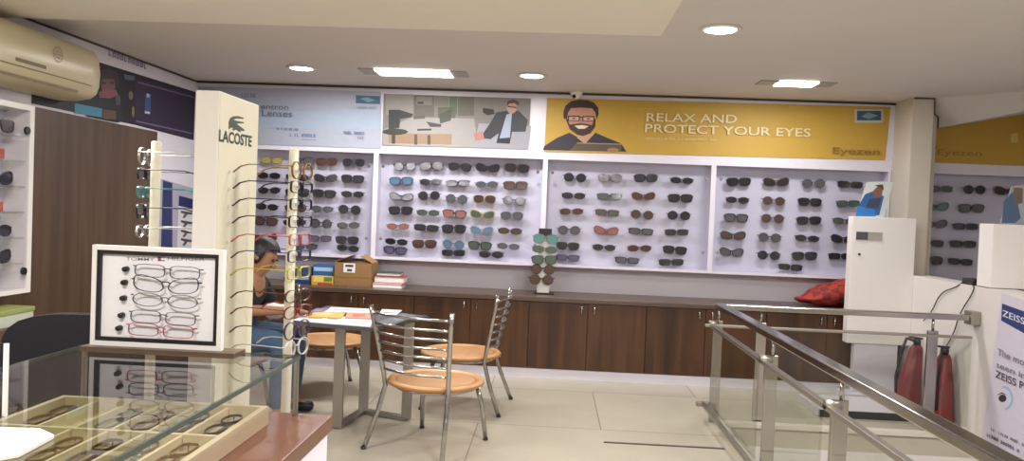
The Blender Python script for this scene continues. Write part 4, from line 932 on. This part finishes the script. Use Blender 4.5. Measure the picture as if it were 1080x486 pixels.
# white box on the partition, its leaflet, device, cables
t = thing('white_cabinet', (2.9, 5.1, .945), 'plain white box cabinet standing on the low partition', 'cabinet')
b = MB(); b.box((2.715, 5.0, .948), (3.15, 5.16, 1.345), M['panelw'], .005); b.build('body', t)
b = MB(); b.box((2.71, 5.02, .945), (2.86, 5.14, .949), M['dark']); b.build('foot', t)
pY2 = lambda x, y: atY(x, y, 5.08)
o = picture('leaflet', pY2, (0, -1, 0), [(1066, 196), (1092, 196), (1082, 236), (1054, 236)], '#9aa0a2', [([(1058, 212), (1070, 200), (1076, 230), (1070, 235), (1056, 235)], '#49607e'), ([(1068, 198), (1078, 198), (1078, 214), (1070, 216)], '#6d5b4e')], [])
tag(o, 'grey-blue leaflet leaning on top of the white box cabinet', 'leaflet', 'blue leaflets on white stands')
b = MB(); b.box((2.71, 5.19, .946), (2.80, 5.33, .985), M['black'], .006); tag(b.build('power_adapter', loc=(2.75, 5.26, .946)), 'small black adapter on the partition edge by the white box', 'adapter')
def smooth(p):
    p = [Vector(v) for v in p]
    for _ in range(3):
        p = [p[0]]+[q for a, c in zip(p, p[1:]) for q in (a*.75+c*.25, a*.25+c*.75)]+[p[-1]]
    return p
def cable(pts, label):
    b = MB(); b.tube(smooth(pts), .0038, M['black'], 6); c = pts[-1]; return tag(b.build('cable', loc=pts[0]), label, 'cable')
pP = lambda x, y, d=.012: atX(x, y, 2.70-d)
cable([Vector((2.712, 5.25, .96)), pP(1030, 303), pP(1012, 330), pP(1006, 352), pP(994, 372)], 'black cable hanging straight down the partition from the adapter')
cable([Vector((2.712, 5.31, .96)), pP(1008, 303), pP(992, 308), pP(982, 330), pP(974, 338)], 'black cable looping left along the partition toward the display board')
# ZEISS poster on the partition
pZ = lambda x, y: atX(x, y, 2.70)
o = picture('hanging_poster', pZ, (-1, 0, 0), [(1058, 309), (1150, 340), (1150, 512), (1036, 466)], '#c9c2d0', [([(1058, 320), (1100, 335), (1100, 362), (1057, 338)], '#26346f'), (el(1060, 420, 10, 13, 16, -100, 80) + el(1059, 420, 8.6, 11, 16, -100, 80)[::-1], '#8fb0c8'), (el(1058.5, 420, 4.2, 4), '#2a2a34'), ([(1051, 417), (1058, 413.5), (1064, 417), (1058, 415.2)], '#4a4450')] + scribble(1042, 452, 1085, 473, 3, '#6a6674', 31) + scribble(1040, 459, 1085, 482, 3.6, '#4a4658', 32),
    [('ZEISS', 1059.5, 333, 1083, 342.5, 6.5, '#d6d8e4'), ('The most', 1054, 374, 1090, 389, 7, '#77727f'), ('seen in', 1053, 387, 1084, 400, 6, '#77727f'), ('ZEISS P', 1052, 397.5, 1082, 411, 7.5, '#3c3a48')])
tag(o, 'lavender poster with an eye and blue logo square on the partition', 'poster')
# fire extinguishers
def extinguisher(x, y, lean, label, rz):
    t = thing('fire_extinguisher', (x, y, 0), label, 'fire extinguisher', 'red fire extinguishers by the partition', rz, local=True)
    b = MB(); b.lathe([(.075, 0), (.098, .012), (.095, .06), (.045, .44), (.03, .47)], (0, 0, .0), M['red'], 20)
    for v in b.bm.verts: v.co.x += v.co.z*lean
    b.build('cylinder', t)
    b = MB(); b.lathe([(.024, .47), (.026, .50), (.02, .515)], (.48*lean, 0, 0), M['black'], 12); b.rbar((.48*lean-.06, 0, .525), (.48*lean+.035, 0, .515), .025, .014, M['black']); b.build('valve', t)
    b = MB(); b.tube([(.5*lean-.03, -.02, .50), (.5*lean-.1, -.05, .52), (.5*lean-.13, -.06, .44), (-.10, -.06, .25), (-.09, -.05, .12)], .010, M['black'], 8); b.build('hose', t)
    return t
extinguisher(2.56, 5.72, .13, 'red tapered fire extinguisher left of the grey railing post', 0)
extinguisher(2.60, 5.33, .08, 'red tapered fire extinguisher right of the grey railing post', .5)

# ================================================================== LIGHT
def area(name, loc, sx, sy, power, col=(1, .97, .94), rot=(0, 0, 0)):
    l = bpy.data.lights.new(name, 'AREA'); l.shape = 'RECTANGLE'; l.size = sx; l.size_y = sy; l.energy = power; l.color = col
    o = bpy.data.objects.new(name, l); C.objects.link(o); o.location = loc; o.rotation_euler = rot; return o
for p, k in LIGHTS:
    if k == 'D': area('downlight_lamp', (p.x, p.y, ZC-.03), .14, .14, 14)
    else: area('panel_lamp', (p.x, p.y, ZC-.03), .5, .28, 16, (1, .98, .97))
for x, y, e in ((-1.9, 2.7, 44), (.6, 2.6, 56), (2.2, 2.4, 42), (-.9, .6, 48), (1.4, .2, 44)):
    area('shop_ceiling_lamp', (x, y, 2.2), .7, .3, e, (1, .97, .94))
wd = bpy.data.worlds.new('world'); bpy.context.scene.world = wd; wd.use_nodes = True
wd.node_tree.nodes['Background'].inputs[0].default_value = (.5, .5, .52, 1); wd.node_tree.nodes['Background'].inputs[1].default_value = .2
sc = bpy.context.scene
sc.view_settings.view_transform = 'Standard'; sc.view_settings.look = 'None'; sc.view_settings.gamma = 1; sc.view_settings.use_curve_mapping = False
sc.view_settings.exposure = 0.0
sc.cycles.use_denoising = True; sc.cycles.max_bounces = 10; sc.cycles.transparent_max_bounces = 16; sc.cycles.caustics_reflective = False; sc.cycles.caustics_refractive = False; sc.cycles.sample_clamp_indirect = 6
for o in bpy.data.objects:
    if '_local' in o: del o['_local']
